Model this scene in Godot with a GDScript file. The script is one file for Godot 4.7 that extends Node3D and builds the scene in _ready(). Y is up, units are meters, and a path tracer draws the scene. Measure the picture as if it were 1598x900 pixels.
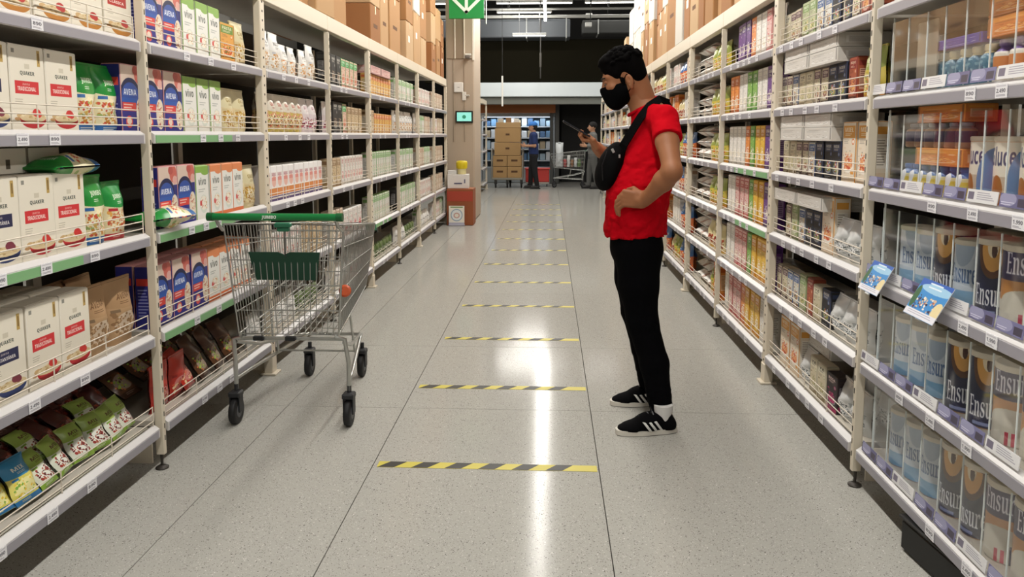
extends Node3D
# A supermarket aisle: cream rack bays with groceries on both sides, a shopping cart, a man in red on his phone.
# World: y up, aisle runs along -Z, camera over (0, 1.36, 0).

const LX := -1.57           # aisle face of the left racks
const RX := 1.183           # aisle face of the right racks
const PITCH := 1.257        # length of a bay
const LSH := [0.195, 0.57, 0.975, 1.375, 1.725]      # lip tops, left
const RSH := [0.172, 0.512, 0.845, 1.17, 1.503, 1.824]   # lip tops, right
const LZ0 := -1.70          # near post of the first left bay
const RZ0 := -1.678
const ORD := ["first", "second", "third", "fourth", "fifth", "sixth", "seventh", "eighth", "ninth", "tenth", "eleventh", "twelfth", "thirteenth", "fourteenth", "fifteenth", "sixteenth", "seventeenth", "eighteenth", "nineteenth", "twentieth"]
const LSN := ["bottom shelf", "fourth shelf", "middle shelf", "second shelf", "top shelf"]
const RSN := ["bottom shelf", "fifth shelf", "fourth shelf", "third shelf", "second shelf", "top shelf"]

var rng := RandomNumberGenerator.new()
var MATS := {}
var K := {}                 # product kinds
var seen_count := {}        # for ordinals in labels
var glyph_cache := {}

# ---------------------------------------------------------------- mesh collector
class MB:
	var v := PackedVector3Array()
	var n := PackedVector3Array()
	var u := PackedVector2Array()
	var i := PackedInt32Array()
	# a, b, c, d run counter-clockwise seen from the front
	func quad(a: Vector3, b: Vector3, c: Vector3, d: Vector3, r := Rect2(0, 0, 1, 1)) -> void:
		var k := v.size()
		var nn := (b - a).cross(d - a)
		if nn.length_squared() < 1e-16:
			nn = (c - b).cross(d - b)
		nn = nn.normalized()
		v.append_array(PackedVector3Array([a, b, c, d]))
		n.append_array(PackedVector3Array([nn, nn, nn, nn]))
		var e := r.end
		u.append_array(PackedVector2Array([Vector2(r.position.x, e.y), Vector2(e.x, e.y), Vector2(e.x, r.position.y), r.position]))
		i.append_array(PackedInt32Array([k, k + 2, k + 1, k, k + 3, k + 2]))
	func tri(a: Vector3, b: Vector3, c: Vector3) -> void:
		var k := v.size()
		var nn := (b - a).cross(c - a).normalized()
		v.append_array(PackedVector3Array([a, b, c]))
		n.append_array(PackedVector3Array([nn, nn, nn]))
		u.append_array(PackedVector2Array([Vector2(0, 1), Vector2(1, 1), Vector2(0, 0)]))
		i.append_array(PackedInt32Array([k, k + 2, k + 1]))
	func box(c: Vector3, s: Vector3, b := Basis()) -> void:
		var h := s / 2.0
		var p: Array[Vector3] = []
		for q in 8:
			p.append(c + b * Vector3(h.x if q & 1 else -h.x, h.y if q & 2 else -h.y, h.z if q & 4 else -h.z))
		quad(p[4], p[5], p[7], p[6]); quad(p[1], p[0], p[2], p[3])
		quad(p[5], p[1], p[3], p[7]); quad(p[0], p[4], p[6], p[2])
		quad(p[6], p[7], p[3], p[2]); quad(p[0], p[1], p[5], p[4])
	# box with chamfered edges
	func cbox(c: Vector3, s: Vector3, ch: float, b := Basis()) -> void:
		var h := s / 2.0
		var g := h - Vector3(ch, ch, ch)
		for ax in 3:
			var a1 := (ax + 1) % 3
			var a2 := (ax + 2) % 3
			for sg in [-1.0, 1.0]:
				var q: Array[Vector3] = []
				for w in [[-1, -1], [1, -1], [1, 1], [-1, 1]]:
					var p := Vector3()
					p[ax] = sg * h[ax]
					p[a1] = w[0] * g[a1]
					p[a2] = w[1] * g[a2]
					q.append(c + b * p)
				if sg > 0: quad(q[0], q[1], q[2], q[3])
				else: quad(q[3], q[2], q[1], q[0])
			# edges along ax
			for w in [[-1, -1], [1, -1], [1, 1], [-1, 1]]:
				var e: Array[Vector3] = []
				for t in [-1.0, 1.0]:
					var p1 := Vector3(); p1[ax] = t * g[ax]; p1[a1] = w[0] * h[a1]; p1[a2] = w[1] * g[a2]
					var p2 := Vector3(); p2[ax] = t * g[ax]; p2[a1] = w[0] * g[a1]; p2[a2] = w[1] * h[a2]
					e.append(c + b * p1); e.append(c + b * p2)
				if w[0] * w[1] > 0: quad(e[0], e[1], e[3], e[2])
				else: quad(e[1], e[0], e[2], e[3])
		for q in 8:
			var sx := 1.0 if q & 1 else -1.0
			var sy := 1.0 if q & 2 else -1.0
			var sz := 1.0 if q & 4 else -1.0
			var x := c + b * Vector3(sx * h.x, sy * g.y, sz * g.z)
			var y := c + b * Vector3(sx * g.x, sy * h.y, sz * g.z)
			var z := c + b * Vector3(sx * g.x, sy * g.y, sz * h.z)
			if sx * sy * sz > 0: tri(x, y, z)
			else: tri(y, x, z)
	# rings of equal size, smooth; each ring is an Array/PackedVector3Array
	func loft(rings: Array, close := true, cap0 := true, cap1 := true, uvr := Rect2(0, 0, 1, 1)) -> void:
		var m: int = rings[0].size()
		var base := v.size()
		var R := rings.size()
		for r in R:
			for j in m + (1 if close else 0):
				var p: Vector3 = rings[r][j % m]
				var jn := (j + 1) % m if close else mini(j + 1, m - 1)
				var jp := (j - 1 + m) % m if close else maxi(j - 1, 0)
				var rn := mini(r + 1, R - 1)
				var rp := maxi(r - 1, 0)
				var du: Vector3 = rings[r][jn] - rings[r][jp]
				var dv: Vector3 = rings[rn][j % m] - rings[rp][j % m]
				var nn := du.cross(dv)
				if nn.length_squared() < 1e-18:
					dv = rings[mini(rn + 1, R - 1)][j % m] - rings[maxi(rp - 1, 0)][j % m]
					du = rings[rn][jn] - rings[rn][jp] + rings[rp][jn] - rings[rp][jp]
					nn = du.cross(dv)
				v.append(p); n.append(nn.normalized())
				u.append(Vector2(uvr.position.x + uvr.size.x * j / float(m if close else m - 1), uvr.end.y - uvr.size.y * r / float(R - 1)))
		var w := m + (1 if close else 0)
		for r in R - 1:
			for j in w - 1:
				var a := base + r * w + j
				i.append_array(PackedInt32Array([a, a + w + 1, a + 1, a, a + w, a + w + 1]))
		if cap0: _cap(rings[0], true)
		if cap1: _cap(rings[R - 1], false)
	func _cap(ring, flip: bool) -> void:
		var c := Vector3()
		for p in ring: c += p
		c /= ring.size()
		for j in ring.size():
			var a: Vector3 = ring[j]
			var b: Vector3 = ring[(j + 1) % ring.size()]
			if flip: tri(c, b, a)
			else: tri(c, a, b)
	func tube(pts: Array, r: float, sides := 6, closed := false) -> void:
		var rings := []
		var N := pts.size()
		var prev := Vector3.ZERO
		for q in N:
			var t: Vector3
			if closed: t = pts[(q + 1) % N] - pts[(q - 1 + N) % N]
			else: t = pts[mini(q + 1, N - 1)] - pts[maxi(q - 1, 0)]
			t = t.normalized()
			var s := prev - t * prev.dot(t)
			if s.length() < 0.01:
				s = t.cross(Vector3.UP if absf(t.y) < 0.9 else Vector3.RIGHT)
			s = s.normalized()
			prev = s
			var o := t.cross(s)
			var ring := PackedVector3Array()
			for j in sides:
				var a := TAU * j / sides
				ring.append(pts[q] + (s * cos(a) + o * sin(a)) * r)
			rings.append(ring)
		if closed: rings.append(rings[0])
		loft(rings, true, not closed, not closed)
	# prof: Vector2(radius, y) from the bottom up, about c
	func lathe(c: Vector3, prof: Array, sides := 20, uvr := Rect2(0, 0, 1, 1), cap0 := true, cap1 := true, b := Basis()) -> void:
		var rings := []
		for p in prof:
			var ring := PackedVector3Array()
			for j in sides:
				var a := TAU * j / sides - PI * 0.5
				ring.append(c + b * Vector3(-cos(a) * p.x, p.y, sin(a) * p.x))
			rings.append(ring)
		loft(rings, true, cap0, cap1, uvr)
	func prism(poly: Array, c: Vector3, ax: Vector3, ay: Vector3, depth: float) -> void:
		# poly counter-clockwise in (ax, ay); extruded from c back along -(ax x ay)
		var nz := ax.cross(ay).normalized()
		var pts := PackedVector2Array()
		for p in poly: pts.append(p)
		var ids := Geometry2D.triangulate_polygon(pts)
		var P := func(q: Vector2, d: float): return c + ax * q.x + ay * q.y - nz * d
		for t in range(0, ids.size(), 3):
			var a := pts[ids[t]]; var b2 := pts[ids[t + 1]]; var d2 := pts[ids[t + 2]]
			if (b2 - a).cross(d2 - a) < 0:
				var q := b2; b2 = d2; d2 = q
			tri(P.call(a, 0.0), P.call(b2, 0.0), P.call(d2, 0.0))
			tri(P.call(a, depth), P.call(d2, depth), P.call(b2, depth))
		for j in pts.size():
			var a := pts[j]; var b2 := pts[(j + 1) % pts.size()]
			quad(P.call(a, depth), P.call(b2, depth), P.call(b2, 0.0), P.call(a, 0.0))
	func mesh() -> ArrayMesh:
		var arr := []
		arr.resize(Mesh.ARRAY_MAX)
		arr[Mesh.ARRAY_VERTEX] = v
		arr[Mesh.ARRAY_NORMAL] = n
		arr[Mesh.ARRAY_TEX_UV] = u
		arr[Mesh.ARRAY_INDEX] = i
		var am := ArrayMesh.new()
		am.add_surface_from_arrays(Mesh.PRIMITIVE_TRIANGLES, arr)
		return am

# ---------------------------------------------------------------- distance field, meshed as surface nets
class Field:
	var o: Vector3
	var c: float
	var nx: int
	var ny: int
	var nz: int
	var f := PackedFloat32Array()
	func _init(lo: Vector3, hi: Vector3, cell: float) -> void:
		o = lo; c = cell
		nx = int((hi.x - lo.x) / cell) + 2
		ny = int((hi.y - lo.y) / cell) + 2
		nz = int((hi.z - lo.z) / cell) + 2
		f.resize(nx * ny * nz)
		f.fill(1.0)
	func _put(id: int, d: float, k: float) -> void:
		var a := f[id]
		var h := maxf(k - absf(a - d), 0.0)
		f[id] = minf(a, d) - h * h * 0.25 / k
	func cone(a: Vector3, b: Vector3, ra: float, rb: float, k := 0.02, s := Vector3.ONE) -> void:
		var m := maxf(ra, rb) + k + c * 2.5
		var lo := a.min(b) - s * m
		var hi := a.max(b) + s * m
		var A := a / s
		var ab := b / s - A
		var l2 := maxf(ab.length_squared(), 1e-9)
		var ms := minf(s.x, minf(s.y, s.z))
		for z in range(maxi(0, int((lo.z - o.z) / c)), mini(nz, int((hi.z - o.z) / c) + 2)):
			for y in range(maxi(0, int((lo.y - o.y) / c)), mini(ny, int((hi.y - o.y) / c) + 2)):
				for x in range(maxi(0, int((lo.x - o.x) / c)), mini(nx, int((hi.x - o.x) / c) + 2)):
					var p := (o + Vector3(x, y, z) * c) / s - A
					var t := clampf(p.dot(ab) / l2, 0.0, 1.0)
					_put(x + nx * (y + ny * z), ((p - ab * t).length() - lerpf(ra, rb, t)) * ms, k)
	func ell(ce: Vector3, r: Vector3, b := Basis(), k := 0.02) -> void:
		var m := maxf(r.x, maxf(r.y, r.z)) + k + c * 2.5
		var inv := b.inverse()
		for z in range(maxi(0, int((ce.z - m - o.z) / c)), mini(nz, int((ce.z + m - o.z) / c) + 2)):
			for y in range(maxi(0, int((ce.y - m - o.y) / c)), mini(ny, int((ce.y + m - o.y) / c) + 2)):
				for x in range(maxi(0, int((ce.x - m - o.x) / c)), mini(nx, int((ce.x + m - o.x) / c) + 2)):
					var q := inv * (o + Vector3(x, y, z) * c - ce)
					var k0 := (q / r).length()
					var k1 := (q / (r * r)).length()
					_put(x + nx * (y + ny * z), k0 * (k0 - 1.0) / maxf(k1, 1e-6), k)
	# keeps what lies behind the plane
	func cut(p: Vector3, nrm: Vector3) -> void:
		var w := nrm.normalized()
		for z in nz:
			for y in ny:
				for x in nx:
					var id := x + nx * (y + ny * z)
					f[id] = maxf(f[id], (o + Vector3(x, y, z) * c - p).dot(w))
	func carve(ce: Vector3, r: Vector3, b := Basis()) -> void:
		var m := maxf(r.x, maxf(r.y, r.z)) + c * 3
		var inv := b.inverse()
		for z in range(maxi(0, int((ce.z - m - o.z) / c)), mini(nz, int((ce.z + m - o.z) / c) + 2)):
			for y in range(maxi(0, int((ce.y - m - o.y) / c)), mini(ny, int((ce.y + m - o.y) / c) + 2)):
				for x in range(maxi(0, int((ce.x - m - o.x) / c)), mini(nx, int((ce.x + m - o.x) / c) + 2)):
					var q := inv * (o + Vector3(x, y, z) * c - ce)
					var k0 := (q / r).length()
					var k1 := (q / (r * r)).length()
					var id := x + nx * (y + ny * z)
					f[id] = maxf(f[id], -k0 * (k0 - 1.0) / maxf(k1, 1e-6))
	func warp(fn: Callable) -> void:
		for z in nz:
			for y in ny:
				for x in nx:
					var id := x + nx * (y + ny * z)
					if absf(f[id]) < 0.03:
						f[id] += fn.call(o + Vector3(x, y, z) * c)
	func at(x: int, y: int, z: int) -> float:
		return f[clampi(x, 0, nx - 1) + nx * (clampi(y, 0, ny - 1) + ny * clampi(z, 0, nz - 1))]
	func into(m: MB) -> void:
		var idx := {}
		var sx := 1
		var sy := nx
		var sz := nx * ny
		for z in nz - 1:
			for y in ny - 1:
				for x in nx - 1:
					var id := x + sy * y + sz * z
					var g := [f[id], f[id + sx], f[id + sy], f[id + sx + sy], f[id + sz], f[id + sx + sz], f[id + sy + sz], f[id + sx + sy + sz]]
					var neg := 0
					for q in 8:
						if g[q] < 0.0: neg += 1
					if neg == 0 or neg == 8: continue
					var s := Vector3()
					var cnt := 0
					for e in [[0, 1], [2, 3], [4, 5], [6, 7], [0, 2], [1, 3], [4, 6], [5, 7], [0, 4], [1, 5], [2, 6], [3, 7]]:
						var a: float = g[e[0]]
						var b: float = g[e[1]]
						if (a < 0.0) == (b < 0.0): continue
						var t := a / (a - b)
						var pa := Vector3(e[0] & 1, (e[0] >> 1) & 1, e[0] >> 2)
						var pb := Vector3(e[1] & 1, (e[1] >> 1) & 1, e[1] >> 2)
						s += pa.lerp(pb, t)
						cnt += 1
					s /= cnt
					idx[id] = m.v.size()
					m.v.append(o + (Vector3(x, y, z) + s) * c)
					# smooth gradient normal
					var gx := lerpf(lerpf(g[1] - g[0], g[3] - g[2], s.y), lerpf(g[5] - g[4], g[7] - g[6], s.y), s.z)
					var gy := lerpf(lerpf(g[2] - g[0], g[3] - g[1], s.x), lerpf(g[6] - g[4], g[7] - g[5], s.x), s.z)
					var gz := lerpf(lerpf(g[4] - g[0], g[5] - g[1], s.x), lerpf(g[6] - g[2], g[7] - g[3], s.x), s.y)
					m.n.append(Vector3(gx, gy, gz).normalized())
					m.u.append(Vector2(0, 0))
		for id in idx:
			var a := f[id] < 0.0
			# edges from this corner along each axis, shared by four cells
			if a != (f[id + sx] < 0.0): _face(m, idx, [id, id - sy, id - sy - sz, id - sz], a)
			if a != (f[id + sy] < 0.0): _face(m, idx, [id, id - sz, id - sz - sx, id - sx], a)
			if a != (f[id + sz] < 0.0): _face(m, idx, [id, id - sx, id - sx - sy, id - sy], a)
	func _face(m: MB, idx: Dictionary, k: Array, inside: bool) -> void:
		for q in k:
			if not idx.has(q): return
		var a: int = idx[k[0]]; var b: int = idx[k[1]]; var c2: int = idx[k[2]]; var d: int = idx[k[3]]
		# wind by comparing with the vertex normals
		var fn := (m.v[b] - m.v[a]).cross(m.v[c2] - m.v[a])
		if fn.dot(m.n[a] + m.n[b] + m.n[c2] + m.n[d]) < 0.0:
			var t := b; b = d; d = t
		m.i.append_array(PackedInt32Array([a, c2, b, a, d, c2]))

# ---------------------------------------------------------------- nodes
func part(called: String, m, material: Material, parent: Node = self, at := Vector3.ZERO, b := Basis()) -> MeshInstance3D:
	var o := MeshInstance3D.new()
	o.name = called
	o.mesh = m.mesh() if m is MB else m
	o.material_override = material
	o.transform = Transform3D(b, at)
	parent.add_child(o, true)
	return o

func thing(called: String, label: String, category: String, at := Vector3.ZERO, turn := 0.0, group := "") -> Node3D:
	var o := Node3D.new()
	o.name = called
	add_child(o, true)
	o.position = at
	o.rotation.y = turn
	return tag(o, label, category, group)

func tag(o: Node3D, label: String, category: String, group := "", kind := "") -> Node3D:
	o.set_meta("label", label)
	o.set_meta("category", category)
	if group: o.set_meta("group", group)
	if kind: o.set_meta("kind", kind)
	return o

func struct(called: String, m, material: Material, label: String, category: String) -> Node3D:
	return tag(part(called, m, material), label, category, "", "structure")

func mat(hex: String, rough := 0.6, metal := 0.0, spec := 0.5) -> StandardMaterial3D:
	var key := "%s/%s/%s/%s" % [hex, rough, metal, spec]
	if not MATS.has(key):
		var m := StandardMaterial3D.new()
		m.albedo_color = Color(hex)
		m.roughness = rough
		m.metallic = metal
		m.metallic_specular = spec
		MATS[key] = m
	return MATS[key]

func tmat(img: Image, rough := 0.55) -> StandardMaterial3D:
	var m := StandardMaterial3D.new()
	m.albedo_texture = ImageTexture.create_from_image(img)
	m.roughness = rough
	return m

func boxm(s: Vector3, ch := 0.0, c := Vector3.ZERO) -> MB:
	var m := MB.new()
	if ch > 0.0: m.cbox(c, s, ch)
	else: m.box(c, s)
	return m

# ---------------------------------------------------------------- printing on packs
func art(w: int, h: int, hex: String) -> Image:
	var im := Image.create(w, h, false, Image.FORMAT_RGBA8)
	im.fill(Color(hex))
	return im

func rc(im: Image, x: float, y: float, w: float, h: float, hex: String) -> void:
	var W := im.get_width(); var H := im.get_height()
	im.fill_rect(Rect2i(int(x * W), int(y * H), maxi(1, int(w * W)), maxi(1, int(h * H))), Color(hex))

func el(im: Image, cx: float, cy: float, rx: float, ry: float, hex: String, ylo := -9.0, yhi := 9.0) -> void:
	var W := im.get_width(); var H := im.get_height()
	var col := Color(hex)
	for y in range(maxi(0, int((cy - ry) * H)), mini(H, int((cy + ry) * H) + 1)):
		var fy := (y + 0.5) / H
		if fy < ylo or fy > yhi: continue
		var q := 1.0 - pow((fy - cy) / ry, 2)
		if q <= 0.0: continue
		var hw := rx * sqrt(q)
		var x0 := maxi(0, int((cx - hw) * W))
		var x1 := mini(W, int((cx + hw) * W) + 1)
		if x1 > x0: im.fill_rect(Rect2i(x0, y, x1 - x0, 1), col)

func specks(im: Image, x: float, y: float, w: float, h: float, n: int, r: float, cols: Array) -> void:
	for q in n:
		el(im, x + rng.randf() * w, y + rng.randf() * h, r * rng.randf_range(0.5, 1.2), r * rng.randf_range(0.4, 1.0) * im.get_width() / im.get_height(), cols[rng.randi() % cols.size()])

func glyphs(bold: bool, serif: bool):
	var key := "%s%s" % [bold, serif]
	if not glyph_cache.has(key):
		var f := SystemFont.new()
		f.font_names = PackedStringArray(["Droid Serif" if serif else "Droid Sans"])
		f.font_weight = 700 if bold else 400
		var ts = TextServerManager.get_primary_interface()
		var r: RID = f.get_rids()[0]
		ts.font_render_range(r, Vector2i(48, 0), 32, 255)
		var pages := []
		for p in ts.font_get_texture_count(r, Vector2i(48, 0)):
			pages.append(ts.font_get_texture_image(r, Vector2i(48, 0), p))
		glyph_cache[key] = [f, ts, r, pages]
	return glyph_cache[key]

# lettering fitted into the box (fractions of the image)
func tx(im: Image, s: String, x: float, y: float, w: float, h: float, hex: String, serif := false, bold := true) -> void:
	var g = glyphs(bold, serif)
	var ts = g[1]
	var r: RID = g[2]
	var sz := Vector2i(48, 0)
	var pen := 0.0
	var spots := []
	for q in s.length():
		var gi: int = ts.font_get_glyph_index(r, 48, s.unicode_at(q), 0)
		var off: Vector2 = ts.font_get_glyph_offset(r, sz, gi)
		var uv: Rect2 = ts.font_get_glyph_uv_rect(r, sz, gi)
		var pg: int = ts.font_get_glyph_texture_idx(r, sz, gi)
		if pg >= 0 and uv.size.x > 1: spots.append([Vector2(pen, 0) + off, uv, pg])
		pen += ts.font_get_glyph_advance(r, 48, gi).x
	if spots.is_empty(): return
	var bb := Rect2(spots[0][0], spots[0][1].size)
	for sp in spots: bb = bb.merge(Rect2(sp[0], sp[1].size))
	var W := int(bb.size.x) + 2; var H := int(bb.size.y) + 2
	var line := Image.create(W, H, false, Image.FORMAT_RGBA8)
	line.fill(Color(1, 1, 1, 0))
	for sp in spots:
		var src: Image = g[3][sp[2]].duplicate()
		src.convert(Image.FORMAT_RGBA8)
		line.blend_rect(src, Rect2i(sp[1]), Vector2i(sp[0] - bb.position))
	var tw := maxi(2, int(w * im.get_width())); var th := maxi(2, int(h * im.get_height()))
	line.resize(tw, th, Image.INTERPOLATE_BILINEAR if tw > W / 2 else Image.INTERPOLATE_LANCZOS)
	var col := Color(hex)
	var px := int(x * im.get_width()); var py := int(y * im.get_height())
	for yy in th:
		for xx in tw:
			var ix := px + xx; var iy := py + yy
			if ix < 0 or iy < 0 or ix >= im.get_width() or iy >= im.get_height(): continue
			var a := clampf(line.get_pixel(xx, yy).a, 0.0, 1.0)
			if a > 0.02: im.set_pixel(ix, iy, im.get_pixel(ix, iy).lerp(col, a))

# small print as short bars
func bars(im: Image, x: float, y: float, w: float, h: float, n: int, hex: String) -> void:
	for q in n:
		rc(im, x, y + h * q / n, w * rng.randf_range(0.6, 1.0), h / n * 0.45, hex)

func bowl(im: Image, cx: float, cy: float, s: float, rim: String, food: Array, fruit: String) -> void:
	el(im, cx, cy + 0.03 * s, 0.36 * s, 0.17 * s, rim, cy, 9)
	el(im, cx, cy, 0.36 * s, 0.09 * s, food[0])
	for q in 26:
		var a := rng.randf() * TAU
		var d := sqrt(rng.randf()) * 0.9
		el(im, cx + cos(a) * d * 0.33 * s, cy - 0.02 * s + sin(a) * d * 0.085 * s, 0.035 * s, 0.014 * s, food[rng.randi() % food.size()])
	el(im, cx + 0.1 * s, cy - 0.09 * s, 0.11 * s, 0.075 * s, fruit)
	el(im, cx + 0.16 * s, cy - 0.06 * s, 0.08 * s, 0.06 * s, fruit)

# ---------------------------------------------------------------- pack shapes (base centre at the origin, front towards +z)
func carton_mesh(w: float, h: float, d: float, fr := 0.6) -> MB:
	var m := MB.new()
	var x := w / 2; var z := d / 2; var c := 0.0025
	var F := Rect2(0, 0, fr, 1); var S := Rect2(fr, 0.14, 1 - fr, 0.86); var T := Rect2(fr, 0, 1 - fr, 0.13)
	var P := func(px, py, pz): return Vector3(px, py, pz)
	m.quad(P.call(-x + c, 0, z), P.call(x - c, 0, z), P.call(x - c, h - c, z), P.call(-x + c, h - c, z), F)
	m.quad(P.call(x - c, 0, -z), P.call(-x + c, 0, -z), P.call(-x + c, h - c, -z), P.call(x - c, h - c, -z), F)
	m.quad(P.call(x, 0, z - c), P.call(x, 0, -z + c), P.call(x, h - c, -z + c), P.call(x, h - c, z - c), S)
	m.quad(P.call(-x, 0, -z + c), P.call(-x, 0, z - c), P.call(-x, h - c, z - c), P.call(-x, h - c, -z + c), S)
	m.quad(P.call(-x + c, h, z - c), P.call(x - c, h, z - c), P.call(x - c, h, -z + c), P.call(-x + c, h, -z + c), T)
	m.quad(P.call(-x + c, 0, -z + c), P.call(x - c, 0, -z + c), P.call(x - c, 0, z - c), P.call(-x + c, 0, z - c), T)
	var ts := Rect2(fr + 0.02, 0.02, 0.02, 0.02)
	for sg in [-1.0, 1.0]:
		var a := Vector3(-x + c, h - c, sg * z); var b := Vector3(x - c, h - c, sg * z)
		var a2 := Vector3(-x + c, h, sg * (z - c)); var b2 := Vector3(x - c, h, sg * (z - c))
		if sg > 0: m.quad(a, b, b2, a2, ts)
		else: m.quad(b, a, a2, b2, ts)
		var e := Vector3(sg * x, h - c, -z + c); var g := Vector3(sg * x, h - c, z - c)
		var e2 := Vector3(sg * (x - c), h, -z + c); var g2 := Vector3(sg * (x - c), h, z - c)
		if sg > 0: m.quad(g, e, e2, g2, ts)
		else: m.quad(e, g, g2, e2, ts)
		for sz in [-1.0, 1.0]:
			var p1 := Vector3(sg * x, 0, sz * (z - c)); var p2 := Vector3(sg * (x - c), 0, sz * z)
			var q1 := p1 + Vector3(0, h - c, 0); var q2 := p2 + Vector3(0, h - c, 0)
			if sg * sz > 0: m.quad(p2, p1, q1, q2, ts)
			else: m.quad(p1, p2, q2, q1, ts)
	return m

# tuck flap lying on the top edge of a carton, with its glued seam
func flap_mesh(w: float, h: float, d: float) -> MB:
	var m := MB.new()
	m.box(Vector3(0, h + 0.0008, 0), Vector3(w * 0.96, 0.0016, d * 0.9))
	m.box(Vector3(0, h + 0.0022, d * 0.12), Vector3(w * 0.9, 0.0012, d * 0.5))
	return m

func pouch_mesh(w: float, h: float, d: float, seed_: int, stand := true) -> MB:
	var m := MB.new()
	var r := RandomNumberGenerator.new(); r.seed = seed_
	var ph := [r.randf() * 6, r.randf() * 6, r.randf() * 6]
	var N := 10; var R := 12
	for side in [1.0, -1.0]:
		var rows := []
		for j in R + 1:
			var t := j / float(R)
			var prof := pow(sin(PI * clampf(t * 0.94 + (0.12 if stand else 0.0), 0.0, 1.0)), 0.55) if t < 0.97 else 0.0
			if stand and t < 0.15: prof = maxf(prof, 0.75)
			var row := PackedVector3Array()
			for q in N + 1:
				var s := q / float(N)
				var cx := 1.0 - pow(absf(2 * s - 1), 2.6)
				var wr := 1.0 - 0.05 * prof
				var z := d / 2 * prof * cx + 0.003
				z += prof * cx * (0.05 * d) * (sin(9 * s + 7 * t + ph[0]) + 0.7 * sin(17 * t - 6 * s + ph[1]))
				if stand and t == 0.0: z *= 0.85
				row.append(Vector3((s - 0.5) * w * wr + 0.004 * sin(11 * t + ph[2]), t * h, z * side))
			if side < 0: row.reverse()
			rows.append(row)
		m.loft(rows, false, false, false)
	# side edges and bottom
	var top := boxm(Vector3(w * 0.97, h * 0.035, 0.007), 0.0, Vector3(0, h * 0.985, 0))
	var k := m.v.size()
	m.v.append_array(top.v); m.n.append_array(top.n)
	for q in top.v.size(): m.u.append(Vector2(clampf(top.v[q].x / w + 0.5, 0.0, 1.0), 0.02))
	for q in top.i: m.i.append(k + q)
	return m

func can_mesh(r: float, h: float) -> MB:
	var m := MB.new()
	m.lathe(Vector3.ZERO, [Vector2(r * 0.96, 0), Vector2(r, 0.003), Vector2(r, h * 0.5), Vector2(r, h * 0.985), Vector2(r * 0.97, h)], 22)
	return m

func bottle_mesh(r: float, h: float) -> MB:
	var m := MB.new()
	m.lathe(Vector3.ZERO, [Vector2(r * 0.9, 0), Vector2(r, 0.005), Vector2(r, h * 0.3), Vector2(r, h * 0.62), Vector2(r * 0.93, h * 0.72), Vector2(r * 0.62, h * 0.8), Vector2(r * 0.5, h * 0.84), Vector2(r * 0.5, h * 0.88)], 18)
	return m

func ring_mesh(r: float, y0: float, y1: float, bev := 0.003, sides := 20) -> MB:
	var m := MB.new()
	m.lathe(Vector3.ZERO, [Vector2(r - bev, y0), Vector2(r, y0 + bev), Vector2(r, y1 - bev), Vector2(r - bev, y1)], sides)
	return m

# a kind of product: shape, size, material(s), words
func kind(id: String, called: String, cat: String, desc: String, shape: String, w: float, h: float, d: float, m: Material, extra: Material = null) -> void:
	var e := {"name": called, "cat": cat, "desc": desc, "w": w, "h": h, "d": d, "parts": []}
	match shape:
		"carton":
			e.parts = [["body", carton_mesh(w, h, d).mesh(), m]]
			if extra: e.parts.append(["top_flap", flap_mesh(w, h, d).mesh(), extra])
		"tray":
			var t := MB.new()
			t.box(Vector3(0, 0.004, 0), Vector3(w, 0.008, d))
			for s in [-1, 1]:
				t.box(Vector3(s * (w / 2 - 0.003), h * 0.5, 0), Vector3(0.006, h, d - 0.001))
				t.box(Vector3(0, h * 0.5, s * (d / 2 - 0.003)), Vector3(w - 0.001, h, 0.006))
			e.parts = [["tray", t.mesh(), m]]
		"pouch", "bag":
			e.parts = [["body", pouch_mesh(w, h, d, hash(id), shape == "pouch").mesh(), m]]
			if extra:
				var s := boxm(Vector3(w * 0.98, h * 0.05, 0.009), 0.002, Vector3(0, h * 0.975, 0))
				e.parts.append(["top_seal", s.mesh(), extra])
		"can":
			e.parts = [["body", can_mesh(w / 2, h * 0.93).mesh(), m], ["lid", ring_mesh(w / 2 * 1.03, h * 0.92, h).mesh(), extra]]
		"bottle":
			e.parts = [["body", bottle_mesh(w / 2, h).mesh(), m], ["cap", ring_mesh(w / 2 * 0.62, h * 0.85, h, 0.002, 16).mesh(), extra]]
	K[id] = e

# one product on the shelf; x0 = distance of its front from the rack's aisle face
func put(id: String, side: int, z: float, y: float, x0: float, words: String, turn := 0.0, tilt := 0.0, pre := "") -> Node3D:
	var e: Dictionary = K[id]
	if not e.has("proto"):
		var p := Node3D.new()
		p.name = e.name
		for q in e.parts:
			var mi := MeshInstance3D.new()
			mi.name = q[0]; mi.mesh = q[1]; mi.material_override = q[2]
			p.add_child(mi, true)
		e.proto = p
	var o: Node3D = e.proto.duplicate()
	o.name = e.name
	add_child(o, true)
	var dist: float = x0 + e.d / 2
	var bx := (LX - dist) if side < 0 else (RX + dist)
	o.position = Vector3(bx, y, z)
	o.rotation = Vector3(0, (PI / 2 if side < 0 else -PI / 2) + turn, 0)
	if tilt != 0.0: o.position.y += e.d / 2 * sin(absf(tilt))
	if tilt != 0.0: o.transform.basis = o.transform.basis * Basis(Vector3.RIGHT, tilt)
	var key := "%s|%s|%s" % [id, pre, words]
	var n: int = seen_count.get(key, 0)
	seen_count[key] = n + 1
	tag(o, "%s %s%s, %s" % [ORD[mini(n, 19)], (pre + " ") if pre else "", e.desc, words], e.cat, "%ss, %s" % [e.cat, words])
	return o

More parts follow.
